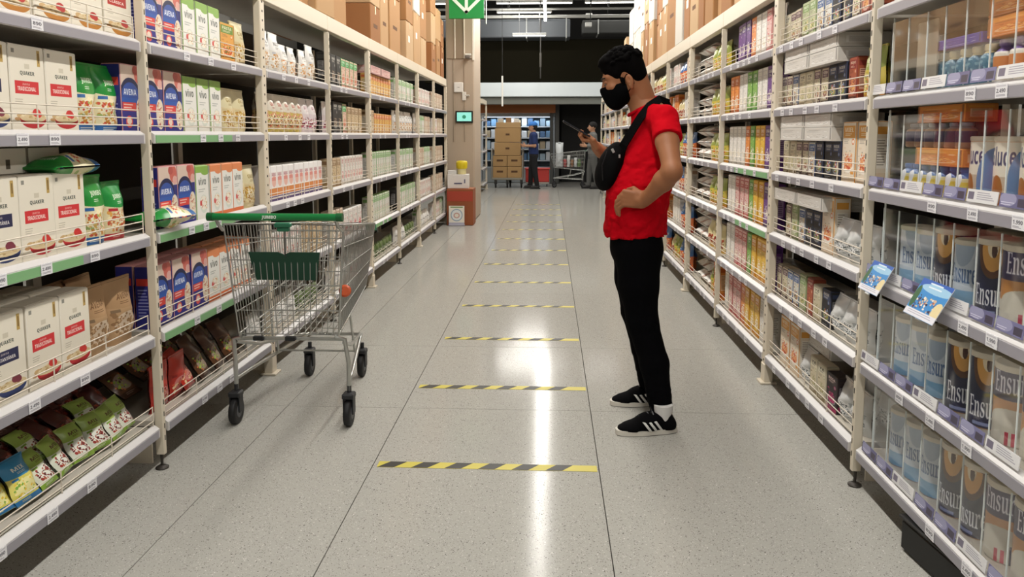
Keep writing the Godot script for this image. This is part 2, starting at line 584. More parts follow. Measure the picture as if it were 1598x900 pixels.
# ---------------------------------------------------------------- camera, air, lights
func camera_and_light() -> void:
	var cam := Camera3D.new()
	cam.name = "camera"
	cam.projection = Camera3D.PROJECTION_FRUSTUM
	cam.near = 0.05
	cam.far = 80.0
	cam.size = 0.05 * 900.0 / 1200.0
	cam.frustum_offset = Vector2(0.0, -0.05 * 112.0 / 1200.0)   # the photograph is a crop: its axis meets the picture above the middle
	cam.position = Vector3(0, 1.36, 0)
	cam.rotation = Vector3(deg_to_rad(-6.0885), deg_to_rad(2.799), 0)
	add_child(cam)
	cam.current = true
	var we := WorldEnvironment.new()
	we.name = "world_environment"
	var e := Environment.new()
	e.background_mode = Environment.BG_COLOR
	e.background_color = Color(0.02, 0.02, 0.02)
	e.tonemap_mode = Environment.TONE_MAPPER_LINEAR
	e.tonemap_exposure = EXPOSURE
	e.sdfgi_enabled = true
	e.ssao_enabled = true
	e.ssil_enabled = true
	we.environment = e
	add_child(we)

const EXPOSURE := 0.68
const LAMP := 9.0

# linear luminaire: steel trunking, glowing diffuser and a light of the same size below it
func luminaire(x: float, y: float, z: float, along: bool, len: float, label: String, energy: float, group := "") -> void:
	var t := thing("ceiling_lamp", label, "lamp", Vector3(x, y, z), 0.0 if along else PI / 2, group)
	part("lamp_body", boxm(Vector3(0.07, 0.05, len), 0.006, Vector3(0, 0.045, 0)), mat("#d8d8d4", 0.4), t)
	var em := MATS.get("lampglow")
	if em == null:
		em = StandardMaterial3D.new()
		em.albedo_color = Color(1, 1, 1)
		em.emission_enabled = true
		em.emission = Color(1.0, 0.985, 0.955)
		em.emission_energy_multiplier = 6.0
		MATS["lampglow"] = em
	part("lamp_diffuser", boxm(Vector3(0.06, 0.02, len - 0.04), 0.004, Vector3(0, 0.01, 0)), em, t)
	for s in [-1, 1]:
		part("end_cap", boxm(Vector3(0.072, 0.072, 0.012), 0.002, Vector3(0, 0.034, s * (len / 2 - 0.004))), mat("#c4c4c0", 0.5), t)
		var rod := MB.new()
		rod.tube([Vector3(0, 0.07, s * len * 0.3), Vector3(0, 5.2 - y, s * len * 0.3)], 0.004, 5)
		part("hanger", rod, mat("#6f6f6f", 0.5), t)
	# two strips of light, one under each slope of the diffuser (a wide-beam fitting)
	for s in [-1.0, 1.0]:
		var l := AreaLight3D.new()
		l.name = "lamp_light"
		l.area_size = Vector2(0.05, len - 0.04)
		l.light_color = Color(1.0, 0.985, 0.955)
		l.light_energy = energy * 0.5
		l.area_range = 60.0
		l.area_attenuation = 2.0
		l.shadow_enabled = true
		l.position = Vector3(s * 0.038, -0.012, 0)
		l.basis = Basis(Vector3.BACK, s * 1.0) * Basis(Vector3.RIGHT, -PI / 2)
		t.add_child(l, true)

func room() -> void:
	# floor: cast terrazzo slabs with open joints over a dark screed
	var f := tag(part("floor", boxm(Vector3(16, 0.2, 37), 0.0, Vector3(0, -0.125, -9.5)), mat("#3a3732", 0.9)), "pale speckled terrazzo floor of large polished slabs", "floor", "", "structure")
	var im := art(1024, 1024, "#aeaca5")
	for q in 26000:
		var g := rng.randf()
		var c: String = ["#8f8c86", "#c9c7c0", "#73706a", "#bbb9b2", "#9a9790", "#d8d6d0", "#5c5955"][rng.randi() % 7]
		var s := rng.randf_range(0.4, 2.3) if g > 0.03 else rng.randf_range(2.0, 4.0)
		im.fill_rect(Rect2i(rng.randi() % 1024, rng.randi() % 1024, int(s) + 1, int(s * rng.randf_range(0.6, 1.4)) + 1), Color(c))
	var tz := tmat(im, FLOOR_ROUGH)
	tz.uv1_triplanar = true
	tz.uv1_world_triplanar = true
	tz.uv1_scale = Vector3(0.9, 0.9, 0.9)
	tz.metallic_specular = 0.15
	MATS["terrazzo"] = tz
	var xs := [-8.0, -5.6, -3.2, -1.315, -0.725, 0.208, 2.6, 5.2, 8.0]
	var zs := [9.0, 4.2, 1.1, -2.1, -3.70, -4.83, -6.5, -8.1, -9.7, -11.3, -12.9, -14.5, -16.1, -28.0]
	for a in xs.size() - 1:
		for b in zs.size() - 1:
			var gx := 0.0016
			var w: float = xs[a + 1] - xs[a]
			var d: float = zs[b] - zs[b + 1]
			part("slab", boxm(Vector3(w - gx * 2, 0.024, d - gx * 2), 0.0008, Vector3((xs[a] + xs[a + 1]) / 2, -0.0125, (zs[b] + zs[b + 1]) / 2)), tz, f)
	# shell
	var wl := mat("#8d8a84", 0.9)
	struct("wall_left", boxm(Vector3(0.2, 6.2, 37), 0.0, Vector3(-8.1, 2.9, -9.5)), wl, "plain grey side wall behind the left racks", "wall")
	struct("wall_right", boxm(Vector3(0.2, 6.2, 37), 0.0, Vector3(8.1, 2.9, -9.5)), wl, "plain grey side wall behind the right racks", "wall")
	struct("wall_front", boxm(Vector3(16.4, 6.2, 0.2), 0.0, Vector3(0, 2.9, 9.1)), wl, "plain grey wall at the near end of the store", "wall")
	struct("wall_back", boxm(Vector3(16.4, 6.2, 0.2), 0.0, Vector3(0, 2.9, -24.5)), mat("#1c1b1a", 0.9), "dark wall at the far end of the store", "wall")
	struct("ceiling", boxm(Vector3(16.4, 0.2, 37), 0.0, Vector3(0, 5.6, -9.5)), mat("#232322", 0.95), "dark painted ceiling slab above the ducts", "ceiling")
	# far end: dark sign panel, white bulkhead, brown fascia, dark doorway
	struct("trim_1", boxm(Vector3(7.0, 1.12, 0.3), 0.01, Vector3(0.2, 3.27, -20.6)), mat("#1a1811", 0.95, 0.0, 0.1), "wide dark panel over the white bulkhead at the far end", "panel")
	var bh := MB.new()
	bh.cbox(Vector3(0.4, 2.52, -20.4), Vector3(5.6, 0.36, 0.5), 0.01)
	struct("trim_2", bh, mat("#e3ecf0", 0.5), "long white bulkhead across the far end of the aisle", "bulkhead")
	struct("trim_3", boxm(Vector3(5.6, 0.17, 0.3), 0.01, Vector3(0.4, 2.24, -20.5)), mat("#8f928c", 0.6), "grey soffit strip under the white bulkhead", "trim")
	struct("trim_4", boxm(Vector3(2.1, 0.3, 0.12), 0.005, Vector3(-0.9, 2.1, -21.3)), mat("#a3602f", 0.6), "brown wooden fascia above the refrigerated case", "trim")
	struct("door_1", boxm(Vector3(1.35, 2.3, 0.1), 0.01, Vector3(1.0, 1.15, -22.4)), mat("#0c0b0b", 0.7), "dark doorway beside the refrigerated case", "door")
	var jb := MB.new()
	jb.cbox(Vector3(0.20, 1.15, -21.6), Vector3(0.12, 2.3, 0.3), 0.01)
	jb.cbox(Vector3(0.05, 1.15, -21.5), Vector3(0.10, 2.3, 0.2), 0.01)
	struct("trim_5", jb, mat("#4a4b49", 0.6), "grey door jamb beside the dark doorway", "jamb")
	# clad column at the end of the left rack
	var col := tag(part("pillar", boxm(Vector3(0.44, 5.5, 1.1), 0.02, Vector3(-1.40, 2.75, -12.62)), mat("#b3a28f", 0.7)), "beige clad column beside the end of the left rack", "column", "", "structure")
	for q in 3:
		part("plank", boxm(Vector3(0.13, 2.8, 0.025), 0.004, Vector3(-1.545 + q * 0.145, 3.93, -12.06)), mat(["#a5927c", "#94826d", "#b0a08c"][q], 0.7), col)
	for q in 2:
		part("batten", boxm(Vector3(0.016, 2.8, 0.05), 0.002, Vector3(-1.472 + q * 0.145, 3.93, -12.055)), mat("#ece3d2", 0.6), col)
	part("corner_bead", boxm(Vector3(0.03, 2.9, 0.04), 0.004, Vector3(-1.19, 3.95, -12.06)), mat("#e6dfd2", 0.5), col)
	var rib := MB.new()
	rib.cbox(Vector3(-1.5, 1.9, -12.065), Vector3(0.02, 1.3, 0.02), 0.003)
	rib.cbox(Vector3(-1.33, 1.9, -12.065), Vector3(0.02, 1.3, 0.02), 0.003)
	part("conduit", rib, mat("#a2917d", 0.6), col)

const FLOOR_ROUGH := 0.125

func overhead() -> void:
	# the row of lamps along the aisle
	for q in 15:
		var z := 3.4 - q * 1.44
		luminaire(-0.11, 3.86, z, true, 1.40, "white linear lamp hanging over the aisle, %s from the entrance end" % ORD[q], LAMP, "linear lamps over the aisle")
	luminaire(-0.62, 4.22, -18.6, false, 1.3, "short white lamp hung crosswise, high near the far end", LAMP * 0.6, "crosswise lamps at the far end")
	luminaire(-0.5, 3.70, -18.7, false, 0.8, "short white lamp hung crosswise, low near the far end", LAMP * 0.3, "crosswise lamps at the far end")
	for q in 3:
		luminaire(-2.6 + q * 2.2, 4.6, -19.6, false, 1.9, "white lamp over the cross aisle at the far end, %s from the left" % ORD[q], LAMP * 0.55, "lamps over the cross aisle")
	# lamp rows over the neighbouring aisles
	for sx in [-1, 1]:
		for q in 6:
			luminaire(sx * 4.4, 3.9, 2.0 - q * 4.2, true, 2.6, "white linear lamp over the next aisle to the %s, %s in its row" % ["left" if sx < 0 else "right", ORD[q]], LAMP * 1.3, "lamps over the neighbouring aisles")
	# services under the dark ceiling
	var grey := mat("#8f918f", 0.5)
	var dark := mat("#2e2f2e", 0.8)
	var spots := [[4.50, -18.2, 0.055, "#a8a8a4"], [4.36, -18.9, 0.03, "#8f8f8b"], [4.24, -19.3, 0.04, "#a8a8a4"], [4.62, -17.5, 0.03, "#858581"], [4.72, -16.8, 0.05, "#8d8d89"]]
	for q in spots.size():
		var p = spots[q]
		var m := MB.new()
		m.tube([Vector3(-7.9, p[0], p[1]), Vector3(-2, p[0], p[1]), Vector3(2, p[0], p[1]), Vector3(7.9, p[0], p[1])], p[2], 10)
		var t := tag(part("ceiling_pipe", m, mat(p[3], 0.5)), "pale service pipe crossing under the dark ceiling, %s of five" % ORD[q], "pipe", "service pipes under the ceiling")
		var br := MB.new()
		for x in [-4.0, -1.0, 1.4, 4.0]:
			br.tube([Vector3(x, p[0], p[1]), Vector3(x, 5.5, p[1])], 0.008, 5)
		part("pipe_hanger", br, dark, t)
	var d1 := tag(part("air_duct", boxm(Vector3(3.4, 0.45, 0.9), 0.02, Vector3(-1.2, 4.02, -20.2)), mat("#4a4e53", 0.5, 0.2)), "grey metal air duct above the dark panel", "duct")
	var fl := MB.new()
	for x in [-2.0, -0.6, 0.4]:
		fl.cbox(Vector3(x, 4.02, -20.2), Vector3(0.03, 0.49, 0.94), 0.005)
	part("flange", fl, grey, d1)
	var d2 := tag(part("air_duct", boxm(Vector3(2.2, 0.32, 0.7), 0.02, Vector3(1.9, 4.05, -20.1)), dark), "dark metal duct section right of the hanging lamps", "duct")
	part("flange", boxm(Vector3(0.03, 0.36, 0.74), 0.004, Vector3(1.2, 4.05, -20.1)), grey, d2)
	for q in 2:
		var sp := thing("spotlight", "small white spotlight hung under the ceiling, %s" % ["upper one", "lower one"][q], "spotlight", Vector3(0.95 - q * 0.03, 4.28 - q * 0.27, -19.5 + q * 0.4), 0, "small spotlights")
		part("head", boxm(Vector3(0.16, 0.1, 0.16), 0.01), mat("#dedfdc", 0.4), sp)
		part("bracket", boxm(Vector3(0.02, 5.44 - 4.28 + q * 0.27, 0.02), 0.0, Vector3(0.05, 0.05 + (5.44 - 4.28 + q * 0.27) / 2, 0)), dark, sp)
	# hanging aisle rods
	for q in 2:
		var rod := MB.new()
		var at: Vector3 = [Vector3(-0.24, 0, -19.4), Vector3(-1.08, 0, -17.6)][q]
		var y0: float = [2.75, 2.0][q]
		rod.tube([Vector3(at.x, y0, at.z), Vector3(at.x, 5.5, at.z)], [0.016, 0.006][q], 6)
		var t := tag(part("hanging_rod", rod, mat(["#2c2a27", "#1c1b19"][q], 0.6)), ["dark chain rod hanging in front of the dark panel", "thin rod with a long white end hanging before the white bulkhead"][q], "rod")
		part("end_weight", boxm(Vector3(0.04, [0.35, 0.68][q], 0.02), 0.004, Vector3(at.x, y0 + [0.45, 0.34][q], at.z)), mat(["#6a665f", "#e8e6df"][q], 0.5), t)

# ---------------------------------------------------------------- racks
func shelf_mats() -> void:
	MATS["beige"] = mat("#dcd1bd", 0.45)
	MATS["lip"] = mat("#d0cdcc", 0.4)
	MATS["deck"] = mat("#bdb6aa", 0.5)
	MATS["wire"] = mat("#ddd3c3", 0.4)
	MATS["channel"] = mat("#9b98a0", 0.35)
	MATS["green"] = mat("#7fb07c", 0.5)
	MATS["hole"] = mat("#2a2622", 0.9)
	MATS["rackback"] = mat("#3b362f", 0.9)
	var tags := []
	for q in 3:
		var im := art(48, 48, "#e9e8ec")
		rc(im, 0.08, 0.1, 0.84, 0.12, "#c9c7cf")
		tx(im, ["1.990", "2.490", "890"][q], 0.1, 0.32, 0.8, 0.34, "#4c4a55")
		bars(im, 0.1, 0.75, 0.8, 0.2, 2, "#8d8a95")
		tags.append(tmat(im, 0.4))
	MATS["tags"] = tags
	var cards := []
	for q in 3:
		var im := art(128, 56, ["#6c6a8e", "#e2e1e2", "#77769c"][q])
		if q == 1:
			rc(im, 0.04, 0.2, 0.2, 0.6, "#777183"); bars(im, 0.34, 0.18, 0.6, 0.65, 4, "#a9a6b2")
		else:
			el(im, 0.3, 0.4, 0.3, 0.5, "#9a99b8"); rc(im, 0.66, 0.3, 0.3, 0.6, "#4c4656"); bars(im, 0.06, 0.62, 0.5, 0.3, 2, "#dad9ea")
		cards.append(tmat(im, 0.35))
	MATS["cards"] = cards

func bay_name(side: int, k: int) -> String:
	return ("%s left bay" if side < 0 else "%s right bay") % ("nearest" if k == 0 else ORD[k])

func upright(parent: Node3D, side: int, z: float, heavy: bool, zbay: float) -> void:
	var fx := LX if side < 0 else RX
	var s := 1.0 if side < 0 else -1.0     # towards the aisle
	var m := MB.new()
	if heavy:
		m.cbox(Vector3(fx - s * 0.02, 1.055, z - zbay), Vector3(0.04, 2.06, 0.064), 0.004)
	else:
		m.cbox(Vector3(fx - s * 0.012, 1.07, z - zbay), Vector3(0.036, 2.02, 0.022), 0.003)
	var p := part("upright_post", m, MATS["beige"], parent)
	var h := MB.new()
	for q in 40:
		var y := 0.13 + q * 0.05
		if heavy: h.box(Vector3(fx + s * 0.0002, y, z - zbay), Vector3(0.0016, 0.011, 0.011))
		else: h.box(Vector3(fx + s * 0.0062, y, z - zbay), Vector3(0.0016, 0.02, 0.005))
	var hh := part("slot_hole", h, MATS["hole"], p)
	hh.set_meta("kind", "stuff")
	var b := MB.new()
	if heavy:
		b.cbox(Vector3(fx - s * 0.02, 0.006, z - zbay), Vector3(0.09, 0.012, 0.09), 0.003)
		b.cbox(Vector3(fx - s * 0.02, 0.06, z - zbay), Vector3(0.05, 0.1, 0.07), 0.004)
		part("base_plate", b, MATS["beige"], p)
	else:
		b.tube([Vector3(fx - s * 0.012, 0.008, z - zbay), Vector3(fx - s * 0.012, 0.07, z - zbay)], 0.006, 8)
		b.lathe(Vector3(fx - s * 0.012, 0, z - zbay), [Vector2(0.026, 0), Vector2(0.026, 0.006), Vector2(0.012, 0.014)], 12)
		part("levelling_foot", b, mat("#3d3833", 0.5, 0.4), p)
	# plinth sheet under the bottom shelf and the rear post of the frame
	var sd := MB.new()
	sd.box(Vector3(fx - s * 0.27, 0.085, z - zbay), Vector3(0.44, 0.13, 0.008))
	part("plinth_sheet", sd, MATS["beige"], p)
	var rp := MB.new()
	rp.box(Vector3(fx - s * 0.505, 1.06, z - zbay), Vector3(0.03, 2.06, 0.05))
	part("rear_post", rp, MATS["beige"], p)

func shelf_bay(side: int, k: int) -> Node3D:
	var z0 := (LZ0 if side < 0 else RZ0) - PITCH * k
	var z1 := z0 - PITCH
	var fx := LX if side < 0 else RX
	var s := 1.0 if side < 0 else -1.0
	var levels: Array = LSH if side < 0 else RSH
	var zc := (z0 + z1) / 2
	var nm := bay_name(side, k)
	var t := thing("shelf_bay", "cream steel rack bay stocked with groceries, %s from the camera" % nm, "shelving", Vector3(0, 0, zc), 0.0, "rack bays along the %s side" % ("left" if side < 0 else "right"))
	upright(t, side, z1, k % 2 == 1, zc)
	var L := PITCH - 0.07
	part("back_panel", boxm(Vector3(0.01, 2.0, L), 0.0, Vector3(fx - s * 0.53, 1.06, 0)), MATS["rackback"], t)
	part("top_beam", boxm(Vector3(0.05, 0.105, PITCH - 0.002), 0.004, Vector3(fx - s * 0.026, 2.143, 0)), MATS["beige"], t)
	part("top_deck", boxm(Vector3(0.6, 0.02, PITCH - 0.004), 0.0, Vector3(fx - s * 0.36, 2.185, 0)), MATS["deck"], t)
	for n in levels.size():
		var y: float = levels[n]
		var near: bool = k <= 4
		var m := MB.new()
		m.box(Vector3(fx - s * 0.27, y - 0.022, 0), Vector3(0.5, 0.024, L))          # deck
		var sh := part("shelf", m, MATS["deck"], t)
		var lip := MB.new()
		# sloped top edge and price-channel body
		var P := [Vector2(0.0, y - 0.05), Vector2(0.008, y - 0.05), Vector2(0.008, y - 0.014), Vector2(-0.012, y), Vector2(-0.02, y)]
		var poly := []
		for q in P: poly.append(Vector2(s * q.x, q.y))
		if s < 0: poly.reverse()
		lip.prism(poly, Vector3(fx - s * 0.004, 0, L / 2), Vector3.RIGHT, Vector3.UP, L)
		part("shelf_lip", lip, MATS["lip"], sh)
		# coloured strip slid into the channel
		var gr := false
		if side < 0 and ((k == 0 and n == 2) or (k == 1 and n in [1, 2, 3]) or k == 4 and n == 1): gr = true
		if side > 0 and k in [2] and n in [2, 3]: gr = true
		var len := L * (0.62 if gr else 0.98)
		var zo := (L - len) / 2 - 0.01
		part("price_strip", boxm(Vector3(0.003, 0.03, len), 0.0, Vector3(fx + s * 0.0055, y - 0.033, zo)), MATS["green"] if gr else MATS["channel"], sh)
		if gr: part("price_strip", boxm(Vector3(0.003, 0.03, L - len - 0.02), 0.0, Vector3(fx + s * 0.0055, y - 0.033, -L / 2 + (L - len) / 2)), MATS["channel"], sh)
		if k <= 5:
			var cnt := 3 if k < 3 else 2
			if side > 0 and k in [1, 2, 3]: cnt = 5
			var zz := L / 2 - 0.06 - rng.randf() * 0.12
			for q in cnt:
				zz -= rng.randf_range(0.12, 0.26)
				if zz < -L / 2 + 0.06: break
				var tg := MB.new()
				var hw := 0.027; var hh := 0.0185
				var tb := Basis(Vector3.UP, PI / 2 * s)
				tg.cbox(Vector3.ZERO, Vector3(hw * 2, hh * 2, 0.002), 0.0006)
				part("price_tag", tg, MATS["tags"][q % 3], sh, Vector3(fx + s * 0.0085, y - 0.030, zz), tb)
		# wire rail on the lip
		if side > 0 and k == 0:
			# card holders and clear fronts instead
			pass
		elif not (side < 0 and k == 1 and n == 2):
			var w := MB.new()
			var rx := fx - s * 0.016
			for h in ([0.02, 0.048, 0.078] if near else [0.03, 0.075]):
				w.tube([Vector3(rx, y + h, L / 2 - 0.01), Vector3(rx, y + h, -L / 2 + 0.01)], 0.0024, 5)
			var nv := 5 if near else 3
			for q in nv:
				var z := lerpf(L / 2 - 0.012, -L / 2 + 0.012, q / float(nv - 1))
				w.tube([Vector3(rx, y - 0.004, z), Vector3(rx, y + 0.078, z)], 0.0024, 5)
			part("wire_rail", w, MATS["wire"], sh)
	return t

func racks() -> void:
	shelf_mats()
	for k in 8: shelf_bay(-1, k)
	shelf_bay(-1, 13)
	for k in 13: shelf_bay(1, k)

# ---------------------------------------------------------------- kinds of goods
func oat_art(band: String, word: String, rim: String, fruit: String) -> Image:
	var im := art(340, 330, "#e6dfcf")
	# front is the left 60 %
	rc(im, 0.04, 0.04, 0.05, 0.05, "#8c8a80")
	rc(im, 0.485, 0.03, 0.055, 0.19, "#b99a55"); rc(im, 0.5, 0.06, 0.025, 0.12, "#7d6436")
	tx(im, "QUAKER", 0.17, 0.285, 0.26, 0.058, "#26322b")
	rc(im, 0.25, 0.20, 0.09, 0.06, "#cfc7b4")
	rc(im, 0.07, 0.40, 0.42, 0.15, band)
	tx(im, "avena", 0.2, 0.425, 0.13, 0.03, "#e8d9cc", false, false)
	tx(im, word, 0.11, 0.465, 0.33, 0.055, "#f6f1e8")
	el(im, 0.13, 0.80, 0.06, 0.03, "#c9a878"); el(im, 0.08, 0.84, 0.05, 0.02, "#b98f5f")
	bowl(im, 0.355, 0.82, 0.64, rim, ["#d8c49c", "#cdb487", "#e5d6b5", "#bb9d6c"], fruit)
	bars(im, 0.06, 0.61, 0.14, 0.08, 3, "#b9b1a1")
	# side
	rc(im, 0.6, 0.14, 0.4, 0.86, "#ded6c5")
	rc(im, 0.64, 0.3, 0.32, 0.1, band); bars(im, 0.65, 0.45, 0.3, 0.45, 12, "#b5ac9b")
	rc(im, 0.6, 0, 0.4, 0.14, "#e9e3d6"); rc(im, 0.76, 0.06, 0.05, 0.05, "#5b5446")
	return im

func avena_art() -> Image:
	var im := art(320, 320, "#2a2f78")
	rc(im, 0, 0, 0.6, 0.30, "#d9c3b4"); el(im, 0.48, 0.12, 0.12, 0.14, "#c9695c"); el(im, 0.4, 0.06, 0.08, 0.07, "#b9574f"); el(im, 0.53, 0.22, 0.07, 0.07, "#dba8a0")
	el(im, 0.24, 0.40, 0.25, 0.22, "#1c2148"); el(im, 0.24, 0.45, 0.23, 0.2, "#2f4fa0")
	rc(im, 0, 0.48, 0.6, 0.06, "#2b58ad")
	tx(im, "AVENA", 0.06, 0.345, 0.35, 0.1, "#e9eef6")
	rc(im, 0.02, 0.545, 0.36, 0.13, "#d8443c"); bars(im, 0.05, 0.57, 0.28, 0.09, 2, "#f0c4ba")
	rc(im, 0, 0.675, 0.6, 0.325, "#2c2a86")
	el(im, 0.18, 0.83, 0.09, 0.09, "#e0574c"); el(im, 0.18, 0.82, 0.06, 0.05, "#efd9c8")
	el(im, 0.50, 0.70, 0.12, 0.24, "#e4d6bf"); specks(im, 0.41, 0.5, 0.18, 0.4, 34, 0.02, ["#c98a63", "#d8b48c", "#b6504a", "#f0e6d4"])
	rc(im, 0.6, 0.14, 0.4, 0.86, "#2e2f80"); rc(im, 0.63, 0.3, 0.34, 0.1, "#d8443c"); bars(im, 0.65, 0.45, 0.3, 0.4, 9, "#8d90c4")
	rc(im, 0.6, 0, 0.4, 0.14, "#c8908f")
	return im

func vivo_art(top: String, low: String) -> Image:
	var im := art(240, 280, "#e9e8e2")
	rc(im, 0, 0, 0.6, 0.12, top); el(im, 0.45, 0.1, 0.2, 0.07, top)
	tx(im, "vivo", 0.1, 0.2, 0.4, 0.16, "#4f5653")
	bars(im, 0.1, 0.42, 0.38, 0.08, 2, "#b9bbb6")
	el(im, 0.34, 0.70, 0.19, 0.17, "#d7dcd2"); el(im, 0.34, 0.68, 0.16, 0.13, "#efe9da")
	specks(im, 0.2, 0.57, 0.28, 0.22, 22, 0.02, ["#d1837c", "#c9a26c", "#e3c39f"]); el(im, 0.2, 0.68, 0.05, 0.05, "#cf4a46")
	rc(im, 0, 0.90, 0.6, 0.10, low)
	rc(im, 0.6, 0.14, 0.4, 0.86, "#d9d8d2"); rc(im, 0.6, 0.14, 0.4, 0.12, "#b9bda9"); bars(im, 0.65, 0.35, 0.3, 0.5, 12, "#a9aaa4")
	rc(im, 0.6, 0, 0.4, 0.14, top)
	return im

# pack with a title block, a picture area, small print, a badge and a foot
func generic_art(base: String, block: String, word: String, ink: String, cols: Array, foot: String) -> Image:
	var im := art(190, 230, base)
	var dark := Color(base).darkened(0.35).to_html(false)
	var pale := Color(base).lightened(0.45).to_html(false)
	rc(im, 0, 0, 0.022, 1, dark)
	rc(im, 0.578, 0, 0.022, 1, dark)
	rc(im, 0.04, 0.05, 0.52, 0.20, block)
	if word: tx(im, word, 0.10, 0.075, 0.40, 0.085, ink)
	bars(im, 0.12, 0.18, 0.34, 0.05, 2, ink)
	bars(im, 0.07, 0.28, 0.3, 0.08, 3, dark)
	el(im, 0.48, 0.31, 0.055, 0.05, cols[0]); el(im, 0.48, 0.31, 0.035, 0.03, pale)
	# picture: a mound of food over a pale plate
	el(im, 0.30, 0.70, 0.23, 0.13, pale); el(im, 0.30, 0.68, 0.19, 0.095, cols[1 % cols.size()])
	specks(im, 0.14, 0.50, 0.32, 0.26, 70, 0.028, cols)
	specks(im, 0.06, 0.44, 0.48, 0.40, 24, 0.016, [dark, pale, cols[0]])
	rc(im, 0.06, 0.40, 0.1, 0.035, foot); rc(im, 0.42, 0.80, 0.13, 0.05, block)
	rc(im, 0, 0.885, 0.6, 0.115, foot); bars(im, 0.06, 0.91, 0.42, 0.06, 2, pale)
	# side panel: table of small print over a stripe; top face
	rc(im, 0.6, 0.14, 0.4, 0.86, base); rc(im, 0.64, 0.2, 0.32, 0.1, block); rc(im, 0.66, 0.36, 0.28, 0.4, pale); bars(im, 0.68, 0.38, 0.24, 0.36, 10, dark); rc(im, 0.64, 0.82, 0.32, 0.1, foot)
	rc(im, 0.6, 0, 0.4, 0.14, block)
	return im

func bag_art(base: String, top: String, word: String, ink: String, cols: Array, foot: String, n := 60) -> Image:
	var im := art(190, 230, base)
	var dark := Color(base).darkened(0.3).to_html(false)
	var pale := Color(base).lightened(0.4).to_html(false)
	rc(im, 0, 0, 1, 0.38, top); el(im, 0.5, 0.38, 0.5, 0.07, top)
	rc(im, 0, 0.03, 1, 0.012, Color(top).darkened(0.3).to_html(false))
	if word:
		tx(im, word, 0.26, 0.22, 0.48, 0.10, ink)
		bars(im, 0.34, 0.345, 0.32, 0.05, 2, ink)
	el(im, 0.5, 0.68, 0.36, 0.17, pale)
	specks(im, 0.10, 0.50, 0.80, 0.36, n, 0.045, cols)
	specks(im, 0.16, 0.54, 0.68, 0.28, n, 0.022, cols)
	rc(im, 0.1, 0.46, 0.2, 0.05, foot if foot else dark)
	if foot: rc(im, 0, 0.89, 1, 0.11, foot); bars(im, 0.2, 0.92, 0.5, 0.05, 2, pale)
	return im

func can_art(body: String, low: String, word: String, ink: String, dot: String, style: int) -> Image:
	var im := art(360, 200, body)
	# front centre at u = 0.5
	if style == 0:       # plain blue-white
		rc(im, 0, 0, 1, 0.35, "#dfe6ee"); el(im, 0.5, 0.22, 0.1, 0.2, "#a9bacd"); rc(im, 0, 0.62, 1, 0.16, "#7fb0d4"); rc(im, 0, 0.86, 1, 0.14, low)
		tx(im, word, 0.37, 0.4, 0.26, 0.17, ink, true)
	elif style == 1:     # dark with a golden flower
		el(im, 0.5, 0.26, 0.12, 0.22, "#5b3414"); el(im, 0.5, 0.26, 0.085, 0.17, dot); el(im, 0.5, 0.24, 0.04, 0.09, "#f1e2c0"); el(im, 0.51, 0.28, 0.018, 0.05, "#4a2410")
		rc(im, 0, 0.80, 1, 0.2, low); el(im, 0.5, 0.82, 0.2, 0.06, low)
		tx(im, word, 0.36, 0.52, 0.28, 0.17, ink, true); bars(im, 0.4, 0.71, 0.2, 0.06, 1, "#8b97c4")
	elif style == 2:     # purple top, cream foot with red strokes
		rc(im, 0, 0.46, 1, 0.54, low); rc(im, 0, 0.44, 1, 0.14, "#c78a4a"); el(im, 0.5, 0.6, 0.18, 0.1, low)
		tx(im, word, 0.36, 0.24, 0.28, 0.17, ink, true)
		rc(im, 0.47, 0.66, 0.025, 0.26, "#b8344c"); rc(im, 0.515, 0.66, 0.025, 0.26, "#cf5468"); rc(im, 0.57, 0.62, 0.02, 0.3, "#3c2c58")
	else:                # orange top, white middle, blue swoosh
		rc(im, 0, 0, 1, 0.22, "#d98a3a"); rc(im, 0, 0.22, 1, 0.3, "#efe8d8")
		tx(im, word, 0.3, 0.28, 0.4, 0.17, ink)
		rc(im, 0, 0.52, 1, 0.48, "#c9b7a2"); el(im, 0.62, 0.58, 0.13, 0.28, "#5f86b8"); el(im, 0.40, 0.64, 0.06, 0.13, "#a5651f"); el(im, 0.52, 0.85, 0.06, 0.1, "#4a2c6a")
		rc(im, 0.66, 0.6, 0.1, 0.06, "#efe8d8")
	return im

